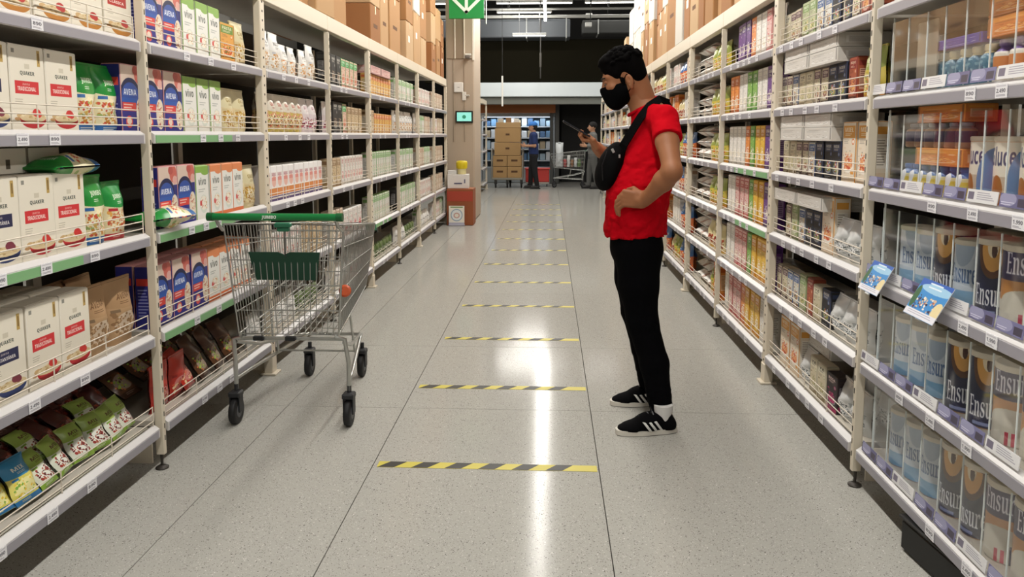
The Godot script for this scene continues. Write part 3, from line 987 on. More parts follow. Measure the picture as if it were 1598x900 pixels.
func kinds() -> void:
	var cream := mat("#e4dccd", 0.6)
	var white := mat("#e6e6e2", 0.5)
	kind("oat_red", "oats_carton", "oats carton", "tall cream oats carton with red band", "carton", 0.163, 0.267, 0.085, tmat(oat_art("#cf2f33", "TRADICIONAL", "#b5202a", "#c9302c")), cream)
	kind("oat_navy", "oats_carton", "oats carton", "tall cream oats carton with navy band", "carton", 0.163, 0.267, 0.085, tmat(oat_art("#25264a", "INSTANTÁNEA", "#2b3a6b", "#7a3140")), cream)
	kind("oat_gold", "cereal_carton", "cereal carton", "cream cereal carton showing a golden bowl", "carton", 0.19, 0.27, 0.085, tmat(oat_art("#b5342f", "CLÁSICA", "#b97a2c", "#b5342f")), cream)
	kind("avena", "oats_carton", "oats carton", "dark blue oats carton with red stripe", "carton", 0.163, 0.262, 0.075, tmat(avena_art(), 0.45), mat("#c98f8d", 0.6))
	kind("vivo_green", "cereal_carton", "cereal carton", "white cereal carton with green top", "carton", 0.125, 0.252, 0.08, tmat(vivo_art("#87b04e", "#e6e4dc"), 0.45), mat("#a9bf86", 0.6))
	kind("vivo_orange", "cereal_carton", "cereal carton", "white cereal carton with orange foot", "carton", 0.125, 0.252, 0.08, tmat(vivo_art("#e08a58", "#e2743e"), 0.45), mat("#e0a480", 0.6))
	var im := generic_art("#dca04c", "#6f8f3a", "PASTA", "#f3ead4", ["#d9742a", "#c9521f", "#efb65a", "#4f7a2c"], "#c9862c")
	kind("pasta", "pasta_carton", "pasta carton", "orange pasta carton with green label", "carton", 0.17, 0.2, 0.07, tmat(im))
	kind("green_bag", "oats_bag", "oats bag", "bright green topped oats bag with food picture", "pouch", 0.15, 0.25, 0.08, tmat(bag_art("#e2d9b4", "#1d8a34", "JUMBO", "#eef3e4", ["#d8b45e", "#c98a3c", "#efe2b8", "#9fb36a", "#c9543c"], "#2f62a0"), 0.3), mat("#1f7d33", 0.35))
	kind("green_bag_red", "oats_bag", "oats bag", "green topped oats bag with red foot", "pouch", 0.13, 0.22, 0.08, tmat(bag_art("#e0d3ac", "#239040", "JUMBO", "#eef3e4", ["#d9a04e", "#c46a3c", "#efe2b8", "#c9543c"], "#b52c38"), 0.3), mat("#1f7d33", 0.35))
	kind("kraft", "paper_bag", "paper bag", "brown kraft paper bag with brown print", "pouch", 0.185, 0.25, 0.09, tmat(bag_art("#b4926c", "#ab8862", "AVENA", "#6b4a2c", ["#9c7a55", "#c3a27c", "#8d6b48"], "", 40), 0.7), mat("#9c7a58", 0.8))
	kind("sand_bag", "cereal_bag", "cereal bag", "pale sand-coloured cereal bag with yellow print", "pouch", 0.16, 0.23, 0.07, tmat(bag_art("#d8c69c", "#d9cfa9", "GRANO", "#8a7434", ["#c9a84c", "#b98f3c", "#e8dcae", "#a87c3c"], "#cbbb90"), 0.4), mat("#c9bb95", 0.4))
	kind("bean_pouch", "snack_pouch", "snack pouch", "green and white pouch showing red beans", "bag", 0.098, 0.14, 0.042, tmat(bag_art("#dcdfcf", "#a3bd5a", "MIX", "#5a3a28", ["#7a2a2c", "#9c3a34", "#5c1f22", "#b5654c"], "#7fa03c", 34), 0.3), mat("#b5c078", 0.3))
	kind("red_pouch", "snack_pouch", "snack pouch", "dark red pouch lying in the heap", "bag", 0.105, 0.16, 0.04, tmat(bag_art("#5e1d14", "#45150f", "", "#000000", ["#8a2f1c", "#2f0f0b", "#a8482c", "#6d2416"], "#3a120c", 60), 0.35), mat("#4a1812", 0.35))
	kind("blue_pouch", "snack_pouch", "snack pouch", "blue and yellow snack pouch", "bag", 0.11, 0.15, 0.042, tmat(bag_art("#d9cf62", "#3b8fc0", "MIX", "#f1f1e4", ["#e4c13c", "#7aa83c", "#efe4a0"], "#2f74ad", 40), 0.3), mat("#3b86b5", 0.3))
	kind("brown_bag", "snack_bag", "snack bag", "dark brown snack bag with green flash", "bag", 0.135, 0.22, 0.05, tmat(bag_art("#5c3a22", "#4a2a18", "", "#e8e0c0", ["#8fb53c", "#a8c84c", "#c9743c", "#3a2012"], "#3a2214", 26), 0.3), mat("#52321f", 0.3))
	kind("red_bag", "snack_bag", "snack bag", "glossy red snack bag", "bag", 0.15, 0.2, 0.05, tmat(bag_art("#b52c20", "#c23828", "", "#f0e0c0", ["#d95c3c", "#8f1f18", "#e8c89c"], "#8a1f18", 26), 0.25), mat("#a8281f", 0.3))
	kind("white_bag", "flour_bag", "flour bag", "plain white plastic bag", "pouch", 0.17, 0.19, 0.09, tmat(bag_art("#dad9d6", "#e4e3e0", "", "#8a8a88", ["#c9c8c6", "#b9c3cf", "#e8e6e0"], "", 30), 0.35), white)
	kind("white_pouch", "cereal_pouch", "cereal pouch", "white stand-up pouch with amber picture", "pouch", 0.15, 0.25, 0.07, tmat(bag_art("#dcd8d0", "#e4e4e2", "NUT", "#5a5a58", ["#b98545", "#c9a06a", "#8f6a3c"], "#b9bcc4", 40), 0.4), white)
	kind("orange_pouch", "cereal_pouch", "cereal pouch", "small white pouch with orange foot", "pouch", 0.12, 0.2, 0.06, tmat(bag_art("#e0ded8", "#e8e6e2", "FIT", "#6a6a68", ["#d98a3c", "#c9a06a", "#e0b070"], "#cf7a34", 40), 0.4), white)
	kind("granola_bag", "granola_bag", "granola bag", "colourful clear-topped granola bag", "pouch", 0.125, 0.235, 0.08, tmat(bag_art("#c9a772", "#d9d2c4", "GRANOLA", "#a03c34", ["#b5703c", "#d9c08c", "#6b4a2c", "#c94c44", "#8fa04c", "#efe2c0"], "#c4b25c", 90), 0.35), mat("#d6d2c8", 0.3))
	kind("pink_bag", "granola_bag", "granola bag", "pale bag with dark pink fruit picture", "pouch", 0.15, 0.235, 0.08, tmat(bag_art("#d9cdd0", "#e2dcdc", "BERRY", "#8a4a5c", ["#8a2f44", "#b5566a", "#6b2436"], "#d9cdd0", 40), 0.35), white)
	im = art(120, 160, "#e8e2e0")
	rc(im, 0, 0, 0.6, 0.16, "#f0eeee"); el(im, 0.3, 0.42, 0.22, 0.16, "#e3b5a8"); rc(im, 0.08, 0.3, 0.44, 0.1, "#d98f86"); rc(im, 0, 0.62, 0.6, 0.2, "#d98a4a"); rc(im, 0, 0.84, 0.6, 0.16, "#5c4a7a"); rc(im, 0.05, 0.87, 0.5, 0.05, "#e8e4ee")
	tx(im, "BARRAS", 0.08, 0.18, 0.44, 0.1, "#a85c6a")
	kind("bar_box", "bar_carton", "bar carton", "white and orange snack bar carton", "carton", 0.095, 0.21, 0.07, tmat(im), white)
	kind("black_box_food", "mix_carton", "mix carton", "black food carton with pale print", "carton", 0.13, 0.24, 0.07, tmat(generic_art("#23211f", "#3a3835", "NEGRO", "#d8d4c8", ["#6a6258", "#a59a84", "#3f3a34", "#8a5c3c"], "#191715")), mat("#2a2826", 0.6))
	kind("green_red_box", "mix_carton", "mix carton", "food carton with green top and red picture", "carton", 0.12, 0.235, 0.07, tmat(generic_art("#d6b8a4", "#2f9a4a", "SOYA", "#f0f4ea", ["#b5403c", "#d98a6c", "#c9a06a", "#8a2f2c"], "#c98f7c")), mat("#3f9a55", 0.6))
	kind("pink_tray_box", "cereal_tray", "cereal tray", "long pink-lidded display carton", "carton", 0.42, 0.07, 0.2, tmat(generic_art("#cda6a0", "#c79a96", "CEREAL", "#8a4c4c", ["#d9b0a8", "#c08a84"], "#b98a86")), mat("#c9a8a4", 0.6))
	kind("yellow_box", "cereal_carton", "cereal carton", "small yellow and red cereal carton", "carton", 0.105, 0.19, 0.06, tmat(generic_art("#d9b05c", "#c9673c", "KIDS", "#f6ecd0", ["#d98a3c", "#e8cf8c", "#b5543c", "#f0e2b0"], "#b98a4c")), mat("#d3b07a", 0.6))
	kind("tan_box", "cereal_carton", "cereal carton", "tan cereal carton with brown label", "carton", 0.115, 0.215, 0.065, tmat(generic_art("#cbb592", "#8a6a48", "TRIGO", "#efe2c6", ["#b5925c", "#e0cfa6", "#8f6a3c"], "#a88a5c")), mat("#c6b393", 0.6))
	kind("milk_green", "milk_carton", "milk carton", "slim white carton with green top", "carton", 0.075, 0.235, 0.06, tmat(generic_art("#e0dfd8", "#7fae6a", "SOJA", "#f2f4ec", ["#c9c8c0", "#b5c49c", "#d9a09a", "#e8e4da"], "#d4d2ca"), 0.45), mat("#93b87c", 0.6))
	kind("milk_red", "milk_carton", "milk carton", "slim white carton with red marks", "carton", 0.08, 0.22, 0.06, tmat(generic_art("#e4e0da", "#d9cfc8", "LIGHT", "#a83c3c", ["#c9544c", "#d9a09a", "#e8e4da", "#b5433f"], "#cfc9c2"), 0.45), white)
	kind("milk_beige", "milk_carton", "milk carton", "slim pale beige carton", "carton", 0.09, 0.23, 0.06, tmat(generic_art("#d6c9b8", "#b9977c", "AVENA", "#f2eadc", ["#c9a88a", "#e0d2be", "#a87c5c"], "#bda690"), 0.5), mat("#cdbfae", 0.6))
	kind("red_jar_pack", "mix_carton", "mix carton", "white carton with large red patch", "carton", 0.14, 0.2, 0.08, tmat(generic_art("#e2ddd8", "#e6e2de", "DULCE", "#a8a09c", ["#b52c34", "#c9444c", "#d98a8c", "#a82430"], "#d9b5b0")), white)
	kind("herb_bag", "greens_bag", "greens bag", "small clear bag of green herbs", "bag", 0.14, 0.15, 0.06, tmat(bag_art("#4a5c34", "#5c7040", "", "#ffffff", ["#dfe3d4", "#7f9a54", "#2f3c20", "#efeee6"], "#c9cdb8", 60), 0.3))
	# right side
	kind("flat_white", "flat_carton", "flat carton", "flat white shipping carton lying on its side", "carton", 0.36, 0.06, 0.22, tmat(generic_art("#d6d2cb", "#cfcac2", "", "#6a665e", ["#cdc8c0", "#d9d5ce"], "#cfcac2")), mat("#d2cdc5", 0.7))
	kind("tea_cream", "tea_carton", "tea carton", "cream tea carton with dark edge", "carton", 0.1, 0.165, 0.06, tmat(generic_art("#cfc4a8", "#d9d2ba", "TÉ", "#4f4a34", ["#a8a878", "#c9bd94", "#7a7a4c", "#d9c9a0"], "#8a7a5c")), mat("#c9bfa6", 0.6))
	kind("tea_black", "tea_carton", "tea carton", "black tea carton with coloured picture", "carton", 0.1, 0.17, 0.06, tmat(generic_art("#1f1d22", "#2f3a5c", "NOIR", "#d9d4c4", ["#3c5c9a", "#6a8a3c", "#b53c3c", "#e0dcd0", "#c9a03c"], "#151318")), mat("#242226", 0.6))
	kind("tea_stripe", "tea_carton", "tea carton", "cream carton with dark edge and plum band", "carton", 0.085, 0.165, 0.06, tmat(generic_art("#d6cbb2", "#5a3a4c", "HIERBA", "#efe4d0", ["#7a9a54", "#b58a5c", "#8a4a5c", "#e0d4b4"], "#4a3a34")), mat("#cfc4ac", 0.6))
	kind("tea_blue", "tea_carton", "tea carton", "white carton with blue title and yellow picture", "carton", 0.09, 0.165, 0.06, tmat(generic_art("#dcdad2", "#3a5a8f", "CAFÉ", "#f0efe8", ["#d9b04c", "#6a4a2c", "#8fb0c9", "#c9743c"], "#7a5a34")), mat("#d2d0c8", 0.6))
	kind("tea_red", "tea_carton", "tea carton", "red and brown tea carton", "carton", 0.085, 0.18, 0.06, tmat(generic_art("#a8563c", "#8a2f2c", "ROJO", "#f0dcc0", ["#c9743c", "#d9a05c", "#7a2420"], "#6a241c")), mat("#a05a40", 0.6))
	kind("orange_white", "tea_carton", "tea carton", "tall white carton with orange picture", "carton", 0.15, 0.25, 0.07, tmat(generic_art("#e6d9c6", "#e0a048", "MIEL", "#f4ead4", ["#d9743c", "#e8a06c", "#c9543c", "#f0cfa0"], "#e0cdb4")), mat("#e0cfb9", 0.6))
	kind("tea_green", "tea_carton", "tea carton", "pale green tea carton", "carton", 0.1, 0.18, 0.06, tmat(generic_art("#b9bd9a", "#7f9a5c", "MATE", "#f0f2e0", ["#8fa05c", "#d9cf9a", "#6a7a3c", "#c9a05c"], "#8a9068")), mat("#b5b998", 0.6))
	kind("spice_pack", "clear_pack", "clear pack", "clear crinkled plastic pack of white goods", "pouch", 0.15, 0.17, 0.09, tmat(bag_art("#c9cac8", "#d2d3d2", "", "#555555", ["#e8e8e6", "#a5a8a8", "#dcdcda", "#8f9494", "#3c403f"], "", 60), 0.25), mat("#d0d1d0", 0.25))
	kind("magenta_box", "tea_carton", "tea carton", "dark carton with magenta foot", "carton", 0.12, 0.16, 0.06, tmat(generic_art("#2c2226", "#3a2c2c", "ROSA", "#e0c8c0", ["#b52c6a", "#c9447c", "#8a1f4c"], "#a8285c")))
	var tall := [["#6a3a86", "#4a2a66", "UVA", "purple"], ["#e08a3a", "#c9601f", "SOL", "orange"], ["#7fae4c", "#4f8a34", "LIMA", "green"], ["#e6e2dc", "#c9c4bc", "LECHE", "white"], ["#e4b83c", "#cf8a24", "ORO", "yellow"], ["#d9b0aa", "#b5443f", "ROSA", "pink and red"]]
	for t in tall:
		kind("tall_" + t[3].split(" ")[0], "drink_carton", "drink carton", "tall narrow %s drink carton" % t[3], "carton", 0.105, 0.25, 0.06, tmat(generic_art(t[0], t[1], t[2], "#f4f0e4", [t[1], "#f0e6d0", t[0], "#ffffff"], t[1]), 0.45), mat(t[0], 0.6))
	kind("stack_white", "sugar_pack", "sugar pack", "white sugar pack lying in a stack", "bag", 0.2, 0.26, 0.085, tmat(bag_art("#dcd9d4", "#e2dfda", "AZÚCAR", "#8a6a6a", ["#d2cec8", "#e6d9c4", "#cfb5a4"], "#c9a89a", 20), 0.45))
	kind("yellow_pack", "flour_pack", "flour pack", "yellow and green flour pack", "pouch", 0.17, 0.21, 0.08, tmat(bag_art("#c9b54c", "#8f9a4c", "HARINA", "#f0ecd0", ["#d9a03c", "#e8d98c", "#7a9a3c", "#cf6a2c"], "#c98a34"), 0.4), mat("#b5a04c", 0.4))
	kind("blue_pack", "rice_pack", "rice pack", "blue and orange rice pack", "pouch", 0.17, 0.22, 0.08, tmat(bag_art("#d9743c", "#3c6aa8", "ARROZ", "#f0f0f0", ["#c9543c", "#e8cfa0", "#2c4a7a"], "#a83c24"), 0.35), mat("#3c64a0", 0.4))
	kind("red_label", "sauce_pack", "sauce pack", "cream pack with dark red label", "pouch", 0.17, 0.2, 0.08, tmat(bag_art("#d9cba0", "#c9bb8c", "", "#ffffff", ["#a83420", "#8a2818", "#b5482c"], "#c9a04c", 50), 0.4), mat("#cfc29c", 0.4))
	# nutrition cans
	var gl := 0.32
	var lidw := mat("#d9d0bc", 0.4)
	kind("can_white", "nutrition_can", "nutrition can", "pale blue and white nutrition powder can", "can", 0.112, 0.205, 0.112, tmat(can_art("#cfdbe6", "#a04a5c", "Ensure", "#49699a", "", 0), gl), lidw)
	kind("can_navy", "nutrition_can", "nutrition can", "navy nutrition can with golden flower", "can", 0.118, 0.225, 0.118, tmat(can_art("#171a3c", "#c99a5c", "Ensure", "#eef0f4", "#d9a04c", 1), gl), lidw)
	kind("can_purple", "nutrition_can", "nutrition can", "purple-topped nutrition can with red strokes", "can", 0.125, 0.225, 0.125, tmat(can_art("#2f2450", "#d6d2c4", "Ensure", "#e8e6f0", "", 2), gl), lidw)
	kind("can_orange", "nutrition_can", "nutrition can", "large orange and white nutrition can", "can", 0.115, 0.195, 0.115, tmat(can_art("#c9b7a2", "#c9b7a2", "Glucerna", "#2c3a6a", "", 3), gl), lidw)
	im = art(120, 100, "#3f6a86"); rc(im, 0, 0.0, 1, 0.3, "#e2d2a0"); rc(im, 0, 0.34, 1, 0.5, "#4a7a94"); specks(im, 0, 0.4, 1, 0.4, 40, 0.03, ["#8ab0c0", "#2f5a7a", "#a9c4cc"])
	kind("shake_teal", "shake_bottle", "shake bottle", "small teal shake bottle with cream cap", "bottle", 0.062, 0.125, 0.062, tmat(im, 0.3), mat("#e0cfa0", 0.35))
	im = art(120, 100, "#e8e2d4"); rc(im, 0, 0.0, 1, 0.4, "#6a4a94"); rc(im, 0, 0.55, 1, 0.12, "#d98a4c")
	kind("shake_purple", "shake_bottle", "shake bottle", "small white shake bottle with purple shoulder", "bottle", 0.068, 0.13, 0.068, tmat(im, 0.3), mat("#7a5a9c", 0.35))
	im = art(120, 100, "#e2d9a8"); rc(im, 0, 0.0, 1, 0.5, "#2f6ab0"); rc(im, 0, 0.6, 1, 0.2, "#d9c24c"); el(im, 0.5, 0.5, 0.1, 0.2, "#e8ecf2")
	kind("shake_blue", "shake_bottle", "shake bottle", "small blue and yellow shake bottle", "bottle", 0.058, 0.1, 0.058, tmat(im, 0.3), mat("#2f5fa8", 0.35))
	im = art(120, 100, "#b08a6c"); rc(im, 0, 0.0, 1, 0.35, "#8a8a8c"); rc(im, 0, 0.5, 1, 0.25, "#3a2c54")
	kind("shake_brown", "shake_bottle", "shake bottle", "small brown shake bottle with grey cap", "bottle", 0.062, 0.08, 0.062, tmat(im, 0.3), mat("#7f8c98", 0.35))
	kind("tray_blue", "display_tray", "display tray", "shallow blue display tray", "carton", 0.25, 0.03, 0.12, tmat(generic_art("#3c3a9a", "#34329a", "", "#8a8ac9", ["#4a4aa8", "#34328a"], "#3c3a8a")))
	kind("tray_orange", "display_carton", "display carton", "long orange display carton", "carton", 0.3, 0.055, 0.1, tmat(generic_art("#d9843c", "#e0943c", "", "#f0c080", ["#e8a04c", "#cf7430", "#f0b86a"], "#c9702c")))

# ---------------------------------------------------------------- stocking
func sh_y(side: int, n: int) -> float:
	return (LSH if side < 0 else RSH)[n] - 0.0095

func where(side: int, k: int, n: int) -> String:
	return "%s, %s" % [(LSN if side < 0 else RSN)[n], bay_name(side, k)]

# a row of packs from z towards -z; items = [[kind, count, gap], ...]
func row(side: int, k: int, n: int, z: float, items: Array, x0 := 0.045, jit := 0.006, up := 0.0, pre := "") -> float:
	for it in items:
		var id: String = it[0]
		var e: Dictionary = K[id]
		var gap: float = it[2] if it.size() > 2 else 0.006
		for q in int(it[1]):
			var w: float = e.w
			var spin := rng.randf_range(0.35, 0.95) if id.begins_with("can_") else rng.randf_range(-0.02, 0.02)
			put(id, side, z - w / 2, sh_y(side, n) + up, x0 + rng.randf() * jit, where(side, k, n), spin, 0.0, pre)
			z -= w + gap
	return z

# fills a whole bay width with a repeating list
func fillrow(side: int, k: int, n: int, items: Array, x0 := 0.045) -> void:
	var z0 := (LZ0 if side < 0 else RZ0) - PITCH * k - 0.055
	var zend := z0 - PITCH + 0.12
	var z := z0
	for it in items:
		var e: Dictionary = K[it[0]]
		for q in int(it[1]):
			if z - e.w < zend: return
			put(it[0], side, z - e.w / 2, sh_y(side, n), x0 + rng.randf() * 0.012, where(side, k, n), rng.randf_range(-0.03, 0.03))
			z -= e.w + (it[2] if it.size() > 2 else 0.008)

# a pack lying down: turned about its own axis so that its back rests on the shelf
func lying(id: String, side: int, z: float, y: float, x: float, words: String, yaw: float, tilt := -PI / 2, pre := "") -> Node3D:
	var e: Dictionary = K[id]
	var o := put(id, side, z, y, x, words, 0.0, 0.0, pre)
	var s := 1.0 if side < 0 else -1.0
	# local: y of the pack points along the shelf or into it
	o.transform.basis = Basis(Vector3.UP, (PI / 2 if side < 0 else -PI / 2) + yaw) * Basis(Vector3.RIGHT, tilt)
	o.position = Vector3((LX if side < 0 else RX) - s * x, y, z)
	return o

func goods_left() -> void:
	var S := -1
	# --- nearest bay
	row(S, 0, 4, -2.0, [["oat_gold", 5, 0.004]])
	row(S, 0, 3, -2.09, [["oat_navy", 1], ["oat_red", 2, 0.004]])
	row(S, 0, 3, -2.615, [["green_bag", 2, -0.01]], 0.06)
	row(S, 0, 3, -2.865, [["avena", 1]], 0.05, 0.0)
	row(S, 0, 2, -1.93, [["oat_navy", 2, 0.004], ["oat_red", 2, 0.004]])
	for q in 4: put("oat_red", S, -2.02 - q * 0.168, sh_y(S, 2), 0.145, where(S, 0, 2), 0, 0, "back-row")
	for q in 4:  # cartons laid on the second rank
		lying("oat_red", S, -2.02 - q * 0.17, sh_y(S, 2) + 0.267 + 0.044, 0.14, where(S, 0, 2), 0.0, -PI / 2, "laid-flat")
	row(S, 0, 2, -2.61, [["green_bag", 1, 0.0], ["green_bag_red", 1, 0.0]], 0.05)
	row(S, 0, 2, -2.895, [], 0.05)
	lying("green_bag", S, -2.67, sh_y(S, 2) + 0.285, 0.10, where(S, 0, 2), PI / 2, -PI / 2, "topmost lying")
	row(S, 0, 1, -1.92, [["oat_navy", 2, 0.004], ["oat_red", 2, 0.004]])
	for b in 2:
		for q in 4: put("oat_red", S, -2.0 - q * 0.168, sh_y(S, 1), 0.145 + b * 0.092, where(S, 0, 1), 0, 0, ["second-row", "third-row"][b])
	row(S, 0, 1, -2.59, [["kraft", 2, -0.02]], 0.06)
	for q in 2: put("kraft", S, -2.69 - q * 0.165, sh_y(S, 1), 0.18, where(S, 0, 1), 0.1, -0.15, "second-row")
	# heap of pouches on the bottom shelf
	var yb := sh_y(S, 0)
	for q in 8:
		put("blue_pouch" if q < 2 else "bean_pouch", S, -2.15 - q * 0.102, yb + 0.012, 0.05 + rng.randf() * 0.02, where(S, 0, 0), rng.randf_range(-0.3, 0.3), -0.55 + rng.randf_range(-0.15, 0.15))
	for q in 8: put("blue_pouch" if q == 0 else ("bean_pouch" if q in [3, 6] else "red_pouch"), S, -2.10 - q * 0.104, yb + 0.05 + rng.randf() * 0.02, 0.11, where(S, 0, 0), rng.randf_range(-0.35, 0.35), -0.85, "second-row")
	for b in 3:
		for q in 8:
			lying("red_pouch", S, -2.06 - q * 0.112 - rng.randf() * 0.02, yb + 0.06 + 0.055 * b, 0.17 + 0.045 * b, where(S, 0, 0), rng.randf_range(-0.5, 0.5), -PI / 2 + rng.randf_range(0.2, 0.7), ["lower", "middle", "upper"][b])
	for q in 8: lying("red_pouch", S, -2.06 - q * 0.112, yb + 0.20 + rng.randf() * 0.03, 0.33, where(S, 0, 0), rng.randf_range(-0.5, 0.5), -PI / 2 + rng.randf_range(0.3, 0.8), "rearmost")
	# --- second bay
	row(S, 1, 4, -3.05, [["avena", 2, 0.006], ["vivo_green", 3, 0.008], ["pasta", 1, 0.02], ["sand_bag", 1, 0.0]], 0.05)
	row(S, 1, 3, -3.02, [["avena", 2, 0.008], ["vivo_green", 3, 0.01]], 0.05)
	row(S, 1, 3, -3.82, [["sand_bag", 2, 0.0]], 0.06)
	row(S, 1, 2, -3.07, [["avena", 2, 0.012], ["vivo_green", 1, 0.01], ["vivo_orange", 3, 0.006]], 0.03)
	row(S, 1, 2, -3.90, [["sand_bag", 2, -0.02]], 0.05)
	lying("green_bag", S, -3.21, sh_y(S, 2) + 0.055, 0.0, where(S, 1, 2), PI / 2 - 0.25, -PI / 2, "lying")
	row(S, 1, 1, -3.03, [["avena", 3, 0.008], ["vivo_orange", 4, 0.006]], 0.05)
	for q in 3: put("avena", S, -3.12 - q * 0.17, sh_y(S, 1), 0.14, where(S, 1, 1), 0, 0, "second-row")
	for q in 4: put("vivo_orange", S, -3.61 - q * 0.131, sh_y(S, 1), 0.14, where(S, 1, 1), 0, 0, "second-row")
	row(S, 1, 0, -3.06, [["red_bag", 2, 0.01]], 0.08)
	for q in 6: lying("brown_bag", S, -3.10 - q * 0.15, yb + 0.07 + 0.03 * (q % 2), 0.2, where(S, 1, 0), rng.randf_range(-0.15, 0.15), -PI / 2 + 0.6, "lying")
	for q in 4: put("red_bag" if q < 1 else "brown_bag", S, -3.36 - q * 0.16, yb + 0.01, 0.05, where(S, 1, 0), rng.randf_range(-0.2, 0.2), -0.55)
	row(S, 1, 0, -4.02, [["white_bag", 1]], 0.03)
	# --- third bay, seen past and through the cart
	row(S, 2, 4, -4.40, [["white_pouch", 2, 0.02], ["orange_pouch", 3, 0.04], ["white_pouch", 1]], 0.05, 0.03)
	row(S, 2, 3, -4.31, [["granola_bag", 6, 0.0], ["pink_bag", 2, 0.0]], 0.05)
	row(S, 2, 2, -4.30, [["bar_box", 11, 0.006]], 0.045)
	for q in 10: put("bar_box", S, -4.36 - q * 0.101, sh_y(S, 2), 0.125, where(S, 2, 2), 0, 0, "second-row")
	row(S, 2, 1, -4.28, [["milk_red", 7, 0.008], ["tan_box", 4, 0.008]], 0.05)
	row(S, 2, 0, -4.30, [["white_bag", 3, 0.01], ["herb_bag", 3, 0.01]], 0.05)
	# --- fourth bay
	row(S, 3, 4, -5.58, [["black_box_food", 3, 0.01], ["green_red_box", 4, 0.008]], 0.05)
	row(S, 3, 3, -5.56, [["pink_bag", 1, 0.02], ["black_box_food", 2, 0.008], ["green_red_box", 1, 0.01], ["tan_box", 4, 0.01]], 0.05)
	row(S, 3, 2, -5.56, [["tan_box", 3, 0.01], ["milk_red", 8, 0.008]], 0.05)
	row(S, 3, 1, -5.56, [["milk_beige", 4, 0.01], ["red_jar_pack", 4, 0.01]], 0.05)
	row(S, 3, 0, -5.56, [["white_bag", 3, 0.01], ["red_jar_pack", 3, 0.02]], 0.05)
	# --- fifth bay
	row(S, 4, 4, -6.84, [["yellow_box", 9, 0.008]], 0.05)
	for q in 2: put("pink_tray_box", S, -7.10 - q * 0.44, sh_y(S, 4) + 0.195, 0.03, where(S, 4, 4))
	row(S, 4, 3, -6.84, [["tan_box", 2, 0.008], ["yellow_box", 7, 0.008]], 0.05)
	row(S, 4, 2, -6.82, [["milk_green", 12, 0.008]], 0.05)
	row(S, 4, 1, -6.82, [["milk_green", 11, 0.008]], 0.05)
	row(S, 4, 0, -6.86, [["herb_bag", 7, 0.01]], 0.06)
	# --- farther bays
	fillrow(S, 5, 4, [["milk_green", 13]]); fillrow(S, 5, 3, [["white_pouch", 7]]); fillrow(S, 5, 2, [["milk_green", 13]])
	fillrow(S, 5, 1, [["black_box_food", 1], ["milk_green", 12]]); fillrow(S, 5, 0, [["white_bag", 3], ["herb_bag", 5]])
	fillrow(S, 6, 4, [["green_red_box", 2], ["milk_red", 11]]); fillrow(S, 6, 3, [["white_pouch", 2], ["milk_green", 4], ["milk_beige", 5]])
	fillrow(S, 6, 2, [["milk_beige", 6], ["milk_green", 7]]); fillrow(S, 6, 1, [["milk_red", 13]]); fillrow(S, 6, 0, [["milk_green", 4], ["white_bag", 4]])
	fillrow(S, 7, 4, [["milk_beige", 12]]); fillrow(S, 7, 3, [["milk_red", 6], ["milk_beige", 6]]); fillrow(S, 7, 2, [["milk_beige", 12]])
	fillrow(S, 7, 1, [["milk_beige", 12]]); fillrow(S, 7, 0, [["milk_red", 8], ["milk_green", 5]])

